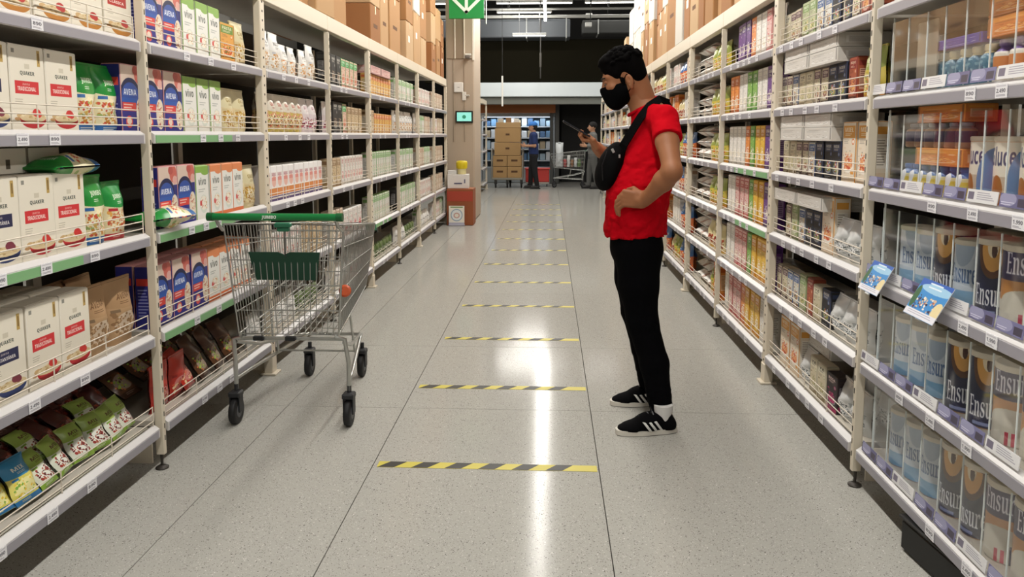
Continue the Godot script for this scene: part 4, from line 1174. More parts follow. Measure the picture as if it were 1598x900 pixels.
func goods_right() -> void:
	var S := 1
	# --- nearest bay: nutrition goods behind clear fronts
	row(S, 0, 4, -2.06, [["shake_purple", 3, 0.006], ["shake_teal", 5, 0.004]], 0.055, 0.0)
	row(S, 0, 4, -2.06, [["shake_purple", 2, 0.006], ["tray_blue", 1, 0.006]], 0.13, 0.0, 0.0, "rear")
	put("tray_blue", S, -2.43, sh_y(S, 4) + 0.131, 0.05, where(S, 0, 4), 0, 0, "raised")
	put("tray_orange", S, -2.13, sh_y(S, 4) + 0.136, 0.05, where(S, 0, 4), 0, 0, "raised")
	put("tray_orange", S, -2.13, sh_y(S, 4) + 0.192, 0.05, where(S, 0, 4), 0, 0, "topmost")
	row(S, 0, 3, -2.02, [["can_orange", 3, 0.008]], 0.055, 0.0)
	row(S, 0, 3, -2.375, [["shake_blue", 7, 0.003]], 0.055, 0.0)
	put("tray_orange", S, -2.53, sh_y(S, 3) + 0.101, 0.055, where(S, 0, 3))
	var zz := -2.40
	for q in 6:
		put("shake_brown", S, zz - q * 0.066 - 0.03, sh_y(S, 3) + 0.157, 0.06, where(S, 0, 3), 0, 0, "upper")
	put("tray_orange", S, -2.56, sh_y(S, 3) + 0.239, 0.07, where(S, 0, 3), 0, 0, "topmost")
	row(S, 0, 2, -1.955, [["can_purple", 2, 0.008], ["can_navy", 1, 0.01], ["can_white", 1, 0.008], ["can_navy", 1, 0.01], ["can_white", 2, 0.008]], 0.07, 0.0)
	row(S, 0, 1, -1.955, [["can_purple", 2, 0.008], ["can_navy", 2, 0.012], ["can_white", 3, 0.008]], 0.07, 0.0)
	row(S, 0, 0, -1.955, [["can_purple", 2, 0.008], ["can_navy", 2, 0.012], ["can_white", 3, 0.008]], 0.07, 0.0)
	for n in 3:
		for q in 6: put(["can_purple", "can_purple", "can_navy", "can_navy", "can_white", "can_white"][q], S, -2.07 - q * 0.136, sh_y(S, n), 0.205, where(S, 0, n), 0, 0, "second-row")
	# --- second bay
	row(S, 1, 5, -3.02, [["tea_red", 2, 0.01], ["tea_stripe", 1, 0.008], ["tea_black", 2, 0.008], ["tea_blue", 2, 0.008], ["tea_green", 2, 0.008], ["tea_stripe", 2, 0.008], ["tea_cream", 1, 0.01]], 0.05)
	row(S, 1, 4, -3.02, [["orange_white", 0], ["yellow_pack", 1, 0.02], ["tea_red", 1, 0.02], ["tea_black", 2, 0.006], ["tea_stripe", 2, 0.012], ["tea_cream", 2, 0.008], ["tea_blue", 1, 0.01], ["tea_stripe", 2, 0.012]], 0.05)
	for q in 2:
		for b in 2: put("flat_white", S, -3.50 - q * 0.37, sh_y(S, 4) + 0.172 + b * 0.061, 0.012, where(S, 1, 4), 0, 0, ["lower", "upper"][b])
	row(S, 1, 3, -3.02, [["orange_white", 2, 0.008], ["tea_black", 3, 0.006], ["tea_blue", 1, 0.006], ["tea_stripe", 2, 0.01], ["tea_cream", 2, 0.008]], 0.05)
	for q in 2: put("flat_white", S, -3.53 - q * 0.37, sh_y(S, 3) + 0.172, 0.012, where(S, 1, 3), 0, 0, "lower")
	for q in 2: put("flat_white", S, -3.53 - q * 0.37, sh_y(S, 3) + 0.233, 0.012, where(S, 1, 3), 0, 0, "upper")
	row(S, 1, 2, -3.0, [["spice_pack", 3, -0.02], ["orange_white", 1, 0.008], ["tea_black", 2, 0.008], ["tea_blue", 1, 0.008], ["tea_green", 1, 0.01], ["tea_stripe", 1, 0.01]], 0.05)
	for q in 2: put("flat_white", S, -3.60 - q * 0.365, sh_y(S, 2) + 0.187, 0.012, where(S, 1, 2), 0, 0, "upper")
	row(S, 1, 1, -3.0, [["spice_pack", 3, -0.02], ["tea_black", 1, 0.01], ["tea_cream", 1], ["tea_red", 1, 0.01], ["tea_green", 1, 0.008], ["tea_blue", 2, 0.008], ["tea_stripe", 2, 0.008]], 0.05)
	row(S, 1, 0, -3.0, [["spice_pack", 2, -0.02], ["magenta_box", 1, 0.02], ["tea_cream", 2, 0.01], ["spice_pack", 1, 0.0], ["orange_white", 2, 0.01]], 0.05)
	for q in 3: put("spice_pack", S, -3.05 - q * 0.14, sh_y(S, 0) + 0.03, 0.15, where(S, 1, 0), 0.2, 0.0, "second-row")
	put("flat_white", S, -3.66, sh_y(S, 0) + 0.172, 0.1, where(S, 1, 0))
	# --- third bay
	var seqs := [["tall_white", 2], ["tall_pink", 2], ["tall_yellow", 2], ["tall_orange", 2], ["tall_purple", 1], ["tall_white", 2]]
	row(S, 2, 5, -4.28, [["white_pouch", 1, 0.01], ["tall_pink", 1], ["tall_white", 2], ["tall_orange", 1, 0.02], ["tall_purple", 3]], 0.05)
	row(S, 2, 4, -4.28, [["tall_purple", 2, 0.006], ["tall_white", 2], ["tall_green", 2], ["tall_white", 2], ["tall_orange", 2]], 0.05)
	row(S, 2, 3, -4.28, [["tall_purple", 2, 0.006], ["tall_yellow", 2], ["tall_green", 1], ["tall_orange", 1], ["tall_white", 4]], 0.05)
	row(S, 2, 2, -4.28, [["tall_purple", 2, 0.006], ["tall_yellow", 2], ["tall_green", 1], ["tall_pink", 3], ["tall_white", 2]], 0.05)
	row(S, 2, 1, -4.28, [["tall_purple", 1, 0.006], ["tall_yellow", 3], ["tall_green", 1], ["tall_pink", 3], ["tall_white", 2]], 0.05)
	row(S, 2, 0, -4.28, [["tall_white", 2, 0.006], ["tall_yellow", 3], ["tall_orange", 1], ["tall_pink", 3], ["tall_white", 1]], 0.05)
	# --- fourth bay
	var lst := ["yellow_pack", "yellow_pack", "stack_white"]
	for n in 6:
		var z := row(S, 3, n, -5.56, [[["tall_orange", "red_label", "yellow_pack", "yellow_pack", "yellow_pack", "yellow_pack"][n], 2, 0.0], ["yellow_pack" if n != 1 else "red_label", 1, 0.01]], 0.05)
		for q in 2:
			for b in 3:
				var o := lying("stack_white", S, z - 0.13 - q * 0.27, sh_y(S, n) + 0.05 + b * 0.087, 0.05, where(S, 3, n), PI, -PI / 2, ["lower", "middle", "upper"][b])
				o.transform.basis = Basis(Vector3.UP, 0.0) * Basis(Vector3.RIGHT, -PI / 2)
				o.position = Vector3(RX + 0.16, sh_y(S, n) + 0.05 + b * 0.087, z - 0.0 - q * 0.27)
	# --- farther bays
	var pal := [["red_label", 3], ["blue_pack", 2], ["tall_white", 4], ["red_label", 2], ["tall_orange", 2], ["milk_beige", 4], ["blue_pack", 2], ["milk_red", 4], ["yellow_pack", 2]]
	for k in range(4, 13):
		for n in 6:
			if k > 7 and n < 2: continue
			var items := []
			for q in 6: items.append(pal[(k * 2 + n * 3 + q) % pal.size()])
			if k == 4 and n in [0, 1, 3]: items.push_front(["blue_pack", 3])
			fillrow(S, k, n, items)

# ---------------------------------------------------------------- clear fronts and cards of the nearest right bay
func clear_fronts() -> void:
	var acr := StandardMaterial3D.new()
	acr.transparency = BaseMaterial3D.TRANSPARENCY_ALPHA
	acr.albedo_color = Color(0.97, 0.99, 0.98, 0.008)
	acr.roughness = 0.04
	var edge := mat("#e9f0ee", 0.2)
	var z0 := RZ0 - 0.06
	var z1 := RZ0 - PITCH + 0.06
	for n in 6:
		var y: float = RSH[n]
		var top: float = (RSH[n + 1] if n < 5 else RSH[n] + 0.3) - 0.055
		var h: float = minf(0.255, top - y - 0.02)
		var t := thing("acrylic_barrier", "clear acrylic security front in bright-edged panels along the %s, nearest right bay" % RSN[n], "security panel", Vector3(RX + 0.028, y, 0), 0, "acrylic fronts of the nearest right bay")
		var z := z0
		var q := 0
		while z - 0.1 > z1:
			var w: float = [0.115, 0.13, 0.12][q % 3]
			part("pane", boxm(Vector3(0.003, h, w - 0.003), 0.0, Vector3(0, h / 2 + 0.002, z - w / 2)), acr, t)
			part("pane_edge", boxm(Vector3(0.004, h, 0.002), 0.0, Vector3(0.0, h / 2 + 0.002, z - w)), edge, t)
			z -= w; q += 1
		# end panel across the shelf beside the post
		part("end_pane", boxm(Vector3(0.30, h + 0.02, 0.004), 0.0, Vector3(0.17, h / 2 + 0.012, z1 + 0.012)), acr, t)
		part("pane_edge", boxm(Vector3(0.004, h + 0.02, 0.006), 0.0, Vector3(0.016, h / 2 + 0.012, z1 + 0.012)), edge, t)
	# grey-beige divider on the upper shelf
	var dv := thing("display_divider", "plain grey-beige upright panel standing behind the clear front, second shelf, nearest right bay", "divider", Vector3(RX + 0.05, sh_y(1, 4), -2.62))
	part("board", boxm(Vector3(0.006, 0.235, 0.135), 0.001, Vector3(0, 0.1175, 0)), mat("#8f8778", 0.7), dv)
	part("foot_strip", boxm(Vector3(0.03, 0.006, 0.135), 0.001, Vector3(0.012, 0.003, 0)), mat("#a59c8c", 0.6), dv)
	# brown back cartons on the upper shelf
	for q in 3:
		var c := thing("brown_carton", "plain brown carton standing at the back of the second shelf, %s from the post" % ORD[q], "carton", Vector3(RX + 0.33, sh_y(1, 4), -2.52 + q * 0.155), 0, "brown cartons at the back, nearest right bay")
		part("body", boxm(Vector3(0.2, 0.24, 0.14), 0.004, Vector3(0, 0.12, 0)), mat("#a3805f", 0.8), c)
		part("tape", boxm(Vector3(0.203, 0.003, 0.03), 0.0, Vector3(0, 0.2412, 0)), mat("#b99a75", 0.5), c)
	# cards along the shelf edge
	for n in [0, 1, 2, 3, 4]:
		var z: float = -1.9 - 0.02 * n
		var q: int = n
		var cnt := 0
		while z > -2.86:
			var w: float = [0.13, 0.16, 0.13][q % 3]
			var st := MB.new()
			st.cbox(Vector3.ZERO, Vector3(w - 0.01, 0.042, 0.002), 0.0006)
			var cd := part("shelf_card", quadcard(w - 0.01, 0.036), MATS["cards"][q % 3], self, Vector3(RX + 0.006, RSH[n] + 0.02, z - w / 2), Basis(Vector3.UP, -PI / 2) * Basis(Vector3.RIGHT, -0.12))
			tag(cd, "%s little %s card in the holder along the %s, nearest right bay" % [ORD[cnt], ["violet", "white", "violet"][q % 3], RSN[n]], "shelf card", "cards along the shelf edges")
			z -= w; q += 1; cnt += 1
	# two tilted promotion cards
	var im := art(200, 130, "#3f8fd0")
	rc(im, 0, 0, 1, 0.2, "#2f62b8"); el(im, 0.6, 0.2, 0.5, 0.12, "#9fcbe8"); bars(im, 0.3, 0.06, 0.6, 0.2, 2, "#dfeefa")
	specks(im, 0.1, 0.42, 0.75, 0.36, 60, 0.03, ["#d9b79a", "#efe6dc", "#4a5a8a", "#b5654c", "#2c3350", "#e2c9a0"]); el(im, 0.9, 0.7, 0.14, 0.25, "#e8d8a8"); el(im, 0.08, 0.5, 0.08, 0.3, "#3f6a4a")
	rc(im, 0, 0.82, 1, 0.18, "#e8e8f0"); bars(im, 0.1, 0.86, 0.8, 0.1, 2, "#a9a9bc")
	var pm := tmat(im, 0.3)
	for q in 2:
		var p := part("promotion_card", quadcard([0.16, 0.185][q], [0.115, 0.125][q]), pm, self, Vector3(RX - 0.03, RSH[2] + 0.012, [-2.74, -2.36][q]), Basis(Vector3.UP, -PI / 2) * Basis(Vector3.RIGHT, -0.5))
		tag(p, ["smaller tilted blue promotion card beside the post on the fourth shelf edge", "larger tilted blue promotion card, second from the post on the fourth shelf edge"][q], "promotion card")
		part("clip", boxm(Vector3(0.03, 0.03, 0.006), 0.001, Vector3(0, -0.05, -0.004)), mat("#d9dcdc", 0.3), p)
	# black box under the rack
	var bb := thing("black_box", "black plastic box pushed under the nearest right bay", "box", Vector3(RX + 0.02, 0, -2.30), 0.12)
	var m := MB.new()
	m.cbox(Vector3(0.13, 0.055, 0), Vector3(0.3, 0.11, 0.36), 0.012)
	part("body", m, mat("#0d0d0d", 0.5), bb)
	part("lid_rim", boxm(Vector3(0.31, 0.012, 0.37), 0.004, Vector3(0.13, 0.112, 0)), mat("#131313", 0.45), bb)

# a thin card with its print on the front (+z) and plain edges
func quadcard(w: float, h: float) -> MB:
	var m := MB.new()
	var x := w / 2; var y := h / 2; var z := 0.001
	var e := Rect2(0.02, 0.9, 0.01, 0.01)
	m.quad(Vector3(-x, -y, z), Vector3(x, -y, z), Vector3(x, y, z), Vector3(-x, y, z))
	m.quad(Vector3(x, -y, -z), Vector3(-x, -y, -z), Vector3(-x, y, -z), Vector3(x, y, -z), e)
	m.quad(Vector3(x, -y, z), Vector3(x, -y, -z), Vector3(x, y, -z), Vector3(x, y, z), e)
	m.quad(Vector3(-x, -y, -z), Vector3(-x, -y, z), Vector3(-x, y, z), Vector3(-x, y, -z), e)
	m.quad(Vector3(-x, y, z), Vector3(x, y, z), Vector3(x, y, -z), Vector3(-x, y, -z), e)
	m.quad(Vector3(-x, -y, -z), Vector3(x, -y, -z), Vector3(x, -y, z), Vector3(-x, -y, z), e)
	return m

# ---------------------------------------------------------------- shipping cartons on top of the racks
func top_stock() -> void:
	var tan := ["#a57a4e", "#b1885c", "#99693f", "#b8946a", "#a2734a", "#bfa07a", "#d2cec4", "#94613a"]
	var y := 2.196
	var n := 0
	# left: [z start, width, heights, tone, set back]
	var L := [[-4.32, 0.34, [0.42, 0.4], 3, 0.03], [-4.68, 0.30, [0.5, 0.4], 1, 0.02], [-5.0, 0.24, [0.40, 0.4], 0, 0.06], [-5.26, 0.42, [0.55, 0.5], 3, 0.01], [-5.70, 0.36, [0.5, 0.5], 1, 0.02],
		[-6.45, 0.45, [0.45, 0.5], 7, 0.34], [-6.92, 0.40, [0.33, 0.36, 0.5], 2, 0.03], [-7.33, 0.36, [0.5, 0.42, 0.3], 3, 0.03], [-7.70, 0.55, [0.55, 0.6], 1, 0.02], [-8.27, 0.3, [0.3, 0.5, 0.3], 0, 0.08], [-8.58, 0.46, [0.42, 0.5, 0.4], 5, 0.02], [-9.05, 0.5, [0.6, 0.55], 3, 0.02], [-9.56, 0.42, [0.36, 0.5, 0.42], 5, 0.02], [-9.99, 0.46, [0.5, 0.6], 1, 0.16], [-10.46, 0.42, [0.4, 0.4, 0.4], 2, 0.03], [-10.9, 0.46, [0.5, 0.44], 0, 0.03], [-11.37, 0.36, [0.45, 0.4], 7, 0.03]]
	var Rr := [[-4.34, 0.3, [0.3, 0.3], 1, 0.04], [-4.66, 0.34, [0.26, 0.4], 3, 0.02], [-5.02, 0.3, [0.36, 0.4], 5, 0.04], [-5.34, 0.28, [0.4, 0.45], 4, 0.02], [-5.64, 0.24, [0.5, 0.5], 1, 0.05], [-5.90, 0.3, [0.42, 0.5], 0, 0.02], [-6.22, 0.26, [0.6, 0.5], 2, 0.02], [-6.50, 0.34, [0.5, 0.6], 5, 0.02], [-6.86, 0.3, [0.55, 0.6], 4, 0.02], [-7.18, 0.40, [0.7, 0.6], 6, 0.01], [-7.62, 0.50, [0.75, 0.6], 0, 0.02], [-8.14, 0.36, [0.5, 0.7, 0.4], 3, 0.02], [-8.52, 0.4, [0.5, 0.7, 0.4], 1, 0.03], [-8.94, 0.3, [0.42, 0.5, 0.5], 4, 0.06], [-9.26, 0.4, [0.5, 0.6, 0.4], 3, 0.02], [-9.68, 0.44, [0.55, 0.3, 0.5], 2, 0.02], [-10.14, 0.36, [0.5, 0.5, 0.5], 3, 0.02], [-10.52, 0.44, [0.6, 0.6], 6, 0.02], [-10.98, 0.4, [0.6, 0.5], 6, 0.02], [-11.5, 0.5, [0.5, 0.5], 6, 0.02], [-12.4, 0.5, [0.7], 5, 0.02], [-13.3, 0.6, [0.5], 6, 0.02], [-14.4, 0.6, [0.4], 3, 0.02]]
	for side in [-1, 1]:
		for b in (L if side < 0 else Rr):
			var yy: float = y
			for q in b[2].size():
				var h: float = b[2][q]
				var w: float = b[1] - 0.01
				var d := 0.42
				var fx: float = (LX - b[4] - d / 2) if side < 0 else (RX + b[4] + d / 2)
				var hex: String = tan[(b[3] + q * (3 if q else 0)) % 8] if b[3] != 6 else "#cfcbc2"
				n += 1
				var pos: String = ["bottom", "second", "third"][q]
				var c := thing("shipping_carton", "%s shipping carton, %s level of the %s stack above the %s rack" % ["white" if b[3] == 6 else ["light brown", "tan", "brown"][n % 3], pos, ordinal_of(b, L if side < 0 else Rr), "left" if side < 0 else "right"], "carton", Vector3(fx, yy, b[0] - b[1] / 2), rng.randf_range(-0.03, 0.03), "shipping cartons stacked above the %s rack" % ("left" if side < 0 else "right"))
				part("body", boxm(Vector3(d, h - 0.004, w), 0.006, Vector3(0, h / 2, 0)), mat(hex, 0.85), c)
				var s := 1.0 if side < 0 else -1.0
				part("packing_tape", boxm(Vector3(d + 0.002, 0.004, 0.05), 0.0, Vector3(0, h - 0.002, 0)), mat("#c9a877", 0.4), c)
				part("tape_end", boxm(Vector3(0.002, 0.07, 0.05), 0.0, Vector3(s * (d / 2 + 0.001), h - 0.04, 0)), mat("#c9a877", 0.4), c)
				if n % 3 == 0:
					part("address_label", boxm(Vector3(0.002, 0.07, 0.1), 0.0, Vector3(s * (d / 2 + 0.001), h * 0.55, w * 0.12)), mat("#e6e2da", 0.6), c)
				elif n % 3 == 1:
					part("print_mark", boxm(Vector3(0.001, 0.035, w * 0.4), 0.0, Vector3(s * (d / 2 + 0.0006), h * 0.45, 0)), mat("#6b4a30", 0.8), c)
				yy += h
	
func ordinal_of(b, list: Array) -> String:
	var q := list.find(b)
	return ORD[q] if q < 20 else ["twenty-first", "twenty-second", "twenty-third", "twenty-fourth"][q - 20]

# ---------------------------------------------------------------- shopping cart (local: handle at +z, front at -z, base at the floor)
func cart(label: String, at: Vector3, turn: float, with_text: bool) -> Node3D:
	var t := thing("shopping_cart", label, "shopping cart", at, turn)
	var chrome := mat("#b9bab6", 0.28, 0.85)
	var green := mat("#0f7a3c", 0.35)
	var dark := mat("#17181a", 0.6)
	# handle
	var h := MB.new()
	h.tube([Vector3(-0.282, 1.0, 0.16), Vector3(-0.1, 1.0, 0.16), Vector3(0.1, 1.0, 0.16), Vector3(0.282, 1.0, 0.16)], 0.0165, 14)
	var hd := part("handle", h, green, t)
	for s in [-1, 1]:
		var c := MB.new()
		c.tube([Vector3(s * 0.274, 1.0, 0.16), Vector3(s * 0.302, 1.0, 0.16)], 0.019, 14)
		part("handle_cap", c, mat("#0b5c2c", 0.4), hd)
		var b := MB.new()
		b.tube([Vector3(s * 0.268, 0.995, 0.16), Vector3(s * 0.268, 0.955, 0.12), Vector3(s * 0.275, 0.93, 0.07)], 0.008, 8)
		part("handle_bracket", b, chrome, hd)
	if with_text:
		var tm := TextMesh.new()
		var f := SystemFont.new()
		f.font_names = PackedStringArray(["Droid Sans"]); f.font_weight = 700; f.font_italic = true
		tm.font = f; tm.text = "JUMBO"; tm.font_size = 32; tm.pixel_size = 0.0006; tm.depth = 0.002
		part("lettering", tm, mat("#e9efe9", 0.5), hd, Vector3(-0.02, 1.001, 0.1765))
	# basket panels: corners rear (z = 0.06) and front (z = -0.84)
	var RT := 0.955; var RB := 0.44; var FT := 0.86; var FB := 0.52
	var zr := 0.06; var zf := -0.83
	var wr := 0.275; var wrb := 0.235; var wf := 0.215; var wfb := 0.18
	var w := 0.0022
	var rt := func(x): return Vector3(x * wr, RT, zr)
	var rb := func(x): return Vector3(x * wrb, RB, zr - 0.03)
	var ft := func(x): return Vector3(x * wf, FT, zf)
	var fb := func(x): return Vector3(x * wfb, FB, zf + 0.1)
	for s in [-1.0, 1.0]:
		var m := MB.new()
		var N := 30
		for q in N + 1:
			var u := q / float(N)
			m.tube([rt.call(s).lerp(ft.call(s), u), rb.call(s).lerp(fb.call(s), u)], w, 5)
		for v in [0.2, 0.4, 0.6, 0.8]:
			m.tube([rt.call(s).lerp(rb.call(s), v), ft.call(s).lerp(fb.call(s), v)], w * 1.25, 5)
		part("basket_side", m, chrome, t)
	for e in 2:
		var m := MB.new()
		var N := 18
		var T: Callable = [rt, ft][e]
		var B: Callable = [rb, fb][e]
		for q in N + 1:
			var u := -1.0 + 2.0 * q / N
			m.tube([T.call(u), B.call(u)], w, 5)
		for v in [0.12, 0.32, 0.55, 0.78]:
			m.tube([T.call(-1.0).lerp(B.call(-1.0), v), T.call(1.0).lerp(B.call(1.0), v)], w * 1.25, 5)
		part(["basket_gate", "basket_front"][e], m, chrome, t)
	var fl := MB.new()
	for q in 15:
		var u := -1.0 + 2.0 * q / 14
		fl.tube([rb.call(u), fb.call(u)], w, 5)
	for q in 10:
		var u := q / 9.0
		fl.tube([rb.call(-1.0).lerp(fb.call(-1.0), u), rb.call(1.0).lerp(fb.call(1.0), u)], w, 5)
	part("basket_floor", fl, chrome, t)
	var rim := MB.new()
	rim.tube([rt.call(-1.0), rt.call(1.0), ft.call(1.0), ft.call(-1.0)], 0.0048, 8, true)
	rim.tube([rb.call(-1.0), rb.call(1.0), fb.call(1.0), fb.call(-1.0)], 0.0045, 8, true)
	for s in [-1.0, 1.0]:
		rim.tube([rt.call(s), rb.call(s)], 0.0045, 8)
		rim.tube([ft.call(s), fb.call(s)], 0.004, 8)
	part("basket_rim", rim, chrome, t)
	# child seat: dark green flap behind the gate wires, its back wires and the lock
	var seat := MB.new()
	seat.prism([Vector2(-0.14, 0), Vector2(0.14, 0), Vector2(0.165, 0.135), Vector2(0.025, 0.135), Vector2(0.0, 0.123), Vector2(-0.025, 0.135), Vector2(-0.165, 0.135)], Vector3(0.0, 0.695, 0.035), Vector3.RIGHT, Vector3(0, 0.98, 0.19).normalized(), 0.006)
	part("child_seat_flap", seat, mat("#0c3f2c", 0.45), t)
	var sb := MB.new()
	for q in 9:
		var x := -0.19 + q * 0.0475
		sb.tube([Vector3(x, 0.90, -0.16), Vector3(x * 0.9, 0.68, -0.10), Vector3(x * 0.9, 0.66, 0.02)], w, 5)
	sb.tube([Vector3(-0.2, 0.9, -0.16), Vector3(0.2, 0.9, -0.16)], 0.004, 6)
	part("child_seat_back", sb, chrome, t)
	var lk := MB.new()
	lk.cbox(Vector3(0.005, 0.955, 0.075), Vector3(0.075, 0.022, 0.03), 0.005)
	lk.cbox(Vector3(0.005, 0.935, 0.07), Vector3(0.055, 0.02, 0.025), 0.004)
	part("coin_lock", lk, mat("#2f7a5c", 0.4), t)
	part("lock_chain", boxm(Vector3(0.004, 0.12, 0.004), 0.0, Vector3(0.012, 0.87, 0.075)), mat("#3a3a3a", 0.4, 0.6), t)
	var plate := MB.new()
	plate.cbox(Vector3(0.19, 0.835, -0.845), Vector3(0.06, 0.035, 0.006), 0.002)
	part("front_plate", plate, mat("#4f8f6c", 0.5), t)
	var bd := MB.new()
	bd.lathe(Vector3.ZERO, [Vector2(0.026, 0), Vector2(0.029, 0.003), Vector2(0.029, 0.007), Vector2(0.02, 0.011)], 18)
	part("round_badge", bd, mat("#c2542c", 0.4), t, Vector3(0.262, 0.64, 0.0), Basis(Vector3.RIGHT, PI / 2 - 0.3))
	for s in [-1, 1]:
		part("bumper_block", boxm(Vector3(0.05, 0.022, 0.02), 0.004, Vector3(-0.06 + s * 0.075, 0.425, 0.05)), dark, t)
	# chassis
	var ch := MB.new()
	for s in [-1.0, 1.0]:
		ch.tube([Vector3(s * 0.22, 0.435, 0.045), Vector3(s * 0.262, 0.42, 0.03), Vector3(s * 0.27, 0.30, 0.0), Vector3(s * 0.27, 0.165, 0.0)], 0.0105, 9)
		ch.tube([Vector3(s * 0.27, 0.215, 0.0), Vector3(s * 0.255, 0.22, -0.12), Vector3(s * 0.15, 0.245, -0.72), Vector3(s * 0.14, 0.235, -0.75)], 0.0095, 9)
		ch.tube([Vector3(s * 0.255, 0.40, 0.02), Vector3(s * 0.23, 0.33, -0.2), Vector3(s * 0.155, 0.255, -0.68)], 0.0085, 8)
		ch.tube([Vector3(s * 0.2, 0.32, -0.36), Vector3(s * 0.2, 0.24, -0.38)], 0.006, 6)
		ch.tube([Vector3(s * 0.2, 0.47, -0.3), Vector3(s * 0.21, 0.30, -0.33)], 0.006, 6)
	ch.tube([Vector3(-0.15, 0.245, -0.72), Vector3(0.15, 0.245, -0.72)], 0.0095, 9)
	ch.tube([Vector3(-0.262, 0.42, 0.03), Vector3(0.262, 0.42, 0.03)], 0.009, 9)
	ch.tube([Vector3(-0.2, 0.245, -0.38), Vector3(0.2, 0.245, -0.38)], 0.005, 7)
	part("chassis", ch, chrome, t)
	# casters
	for p in [Vector3(-0.27, 0, 0.0), Vector3(0.27, 0, 0.0), Vector3(-0.15, 0, -0.74), Vector3(0.15, 0, -0.74)]:
		var fk := MB.new()
		fk.cbox(Vector3(0, 0.145, 0.01), Vector3(0.055, 0.028, 0.06), 0.006)
		for s in [-1, 1]: fk.cbox(Vector3(s * 0.022, 0.1, 0.008), Vector3(0.006, 0.085, 0.045), 0.002)
		fk.tube([Vector3(0, 0.15, 0.0), Vector3(0, 0.19, 0.0)], 0.011, 8)
		var cs := part("caster", fk, mat("#26272a", 0.5), t, p)
		var wh := MB.new()
		var pr := [Vector2(0.05, -0.016), Vector2(0.061, -0.014), Vector2(0.0635, -0.006), Vector2(0.0635, 0.006), Vector2(0.061, 0.014), Vector2(0.05, 0.016)]
		wh.lathe(Vector3(0, 0.0635, 0.012), pr, 24, Rect2(0, 0, 1, 1), true, true, Basis(Vector3.BACK, PI / 2))
		part("wheel", wh, mat("#141416", 0.6), cs)
		var hb := MB.new()
		hb.lathe(Vector3(0, 0.0635, 0.012), [Vector2(0.03, -0.0175), Vector2(0.034, -0.015), Vector2(0.034, 0.015), Vector2(0.03, 0.0175)], 16, Rect2(0, 0, 1, 1), true, true, Basis(Vector3.BACK, PI / 2))
		part("wheel_hub", hb, mat("#55565a", 0.5), cs)
	return t

# ---------------------------------------------------------------- floor tapes
func tapes() -> void:
	var yel := mat("#cdbf4a", 0.5)
	var blk := mat("#26241f", 0.5)
	for q in 13:
		var z := -3.035 - q * 0.995
		var x0 := -0.705 + 0.004 * q
		var x1 := 0.20
		var t := thing("floor_tape", "yellow and black striped tape across the floor, %s from the camera" % ORD[q], "floor tape", Vector3((x0 + x1) / 2, 0.0, z), rng.randf_range(-0.006, 0.006), "queue distance tapes on the floor")
		var w := x1 - x0
		part("tape", boxm(Vector3(w, 0.0008, 0.056), 0.0, Vector3(0, 0.0004, 0)), yel, t)
		for s in 7:
			var c := -w / 2 + 0.06 + s * 0.138
			if c > w / 2 - 0.05: break
			var pr := MB.new()
			var hw := 0.034
			pr.prism([Vector2(c - hw - 0.022, -0.027), Vector2(c + hw - 0.022, -0.027), Vector2(c + hw + 0.022, 0.027), Vector2(c - hw + 0.022, 0.027)], Vector3(0, 0.0012, 0), Vector3.RIGHT, Vector3(0, 0, -1), 0.0004)
			part("stripe", pr, blk, t)

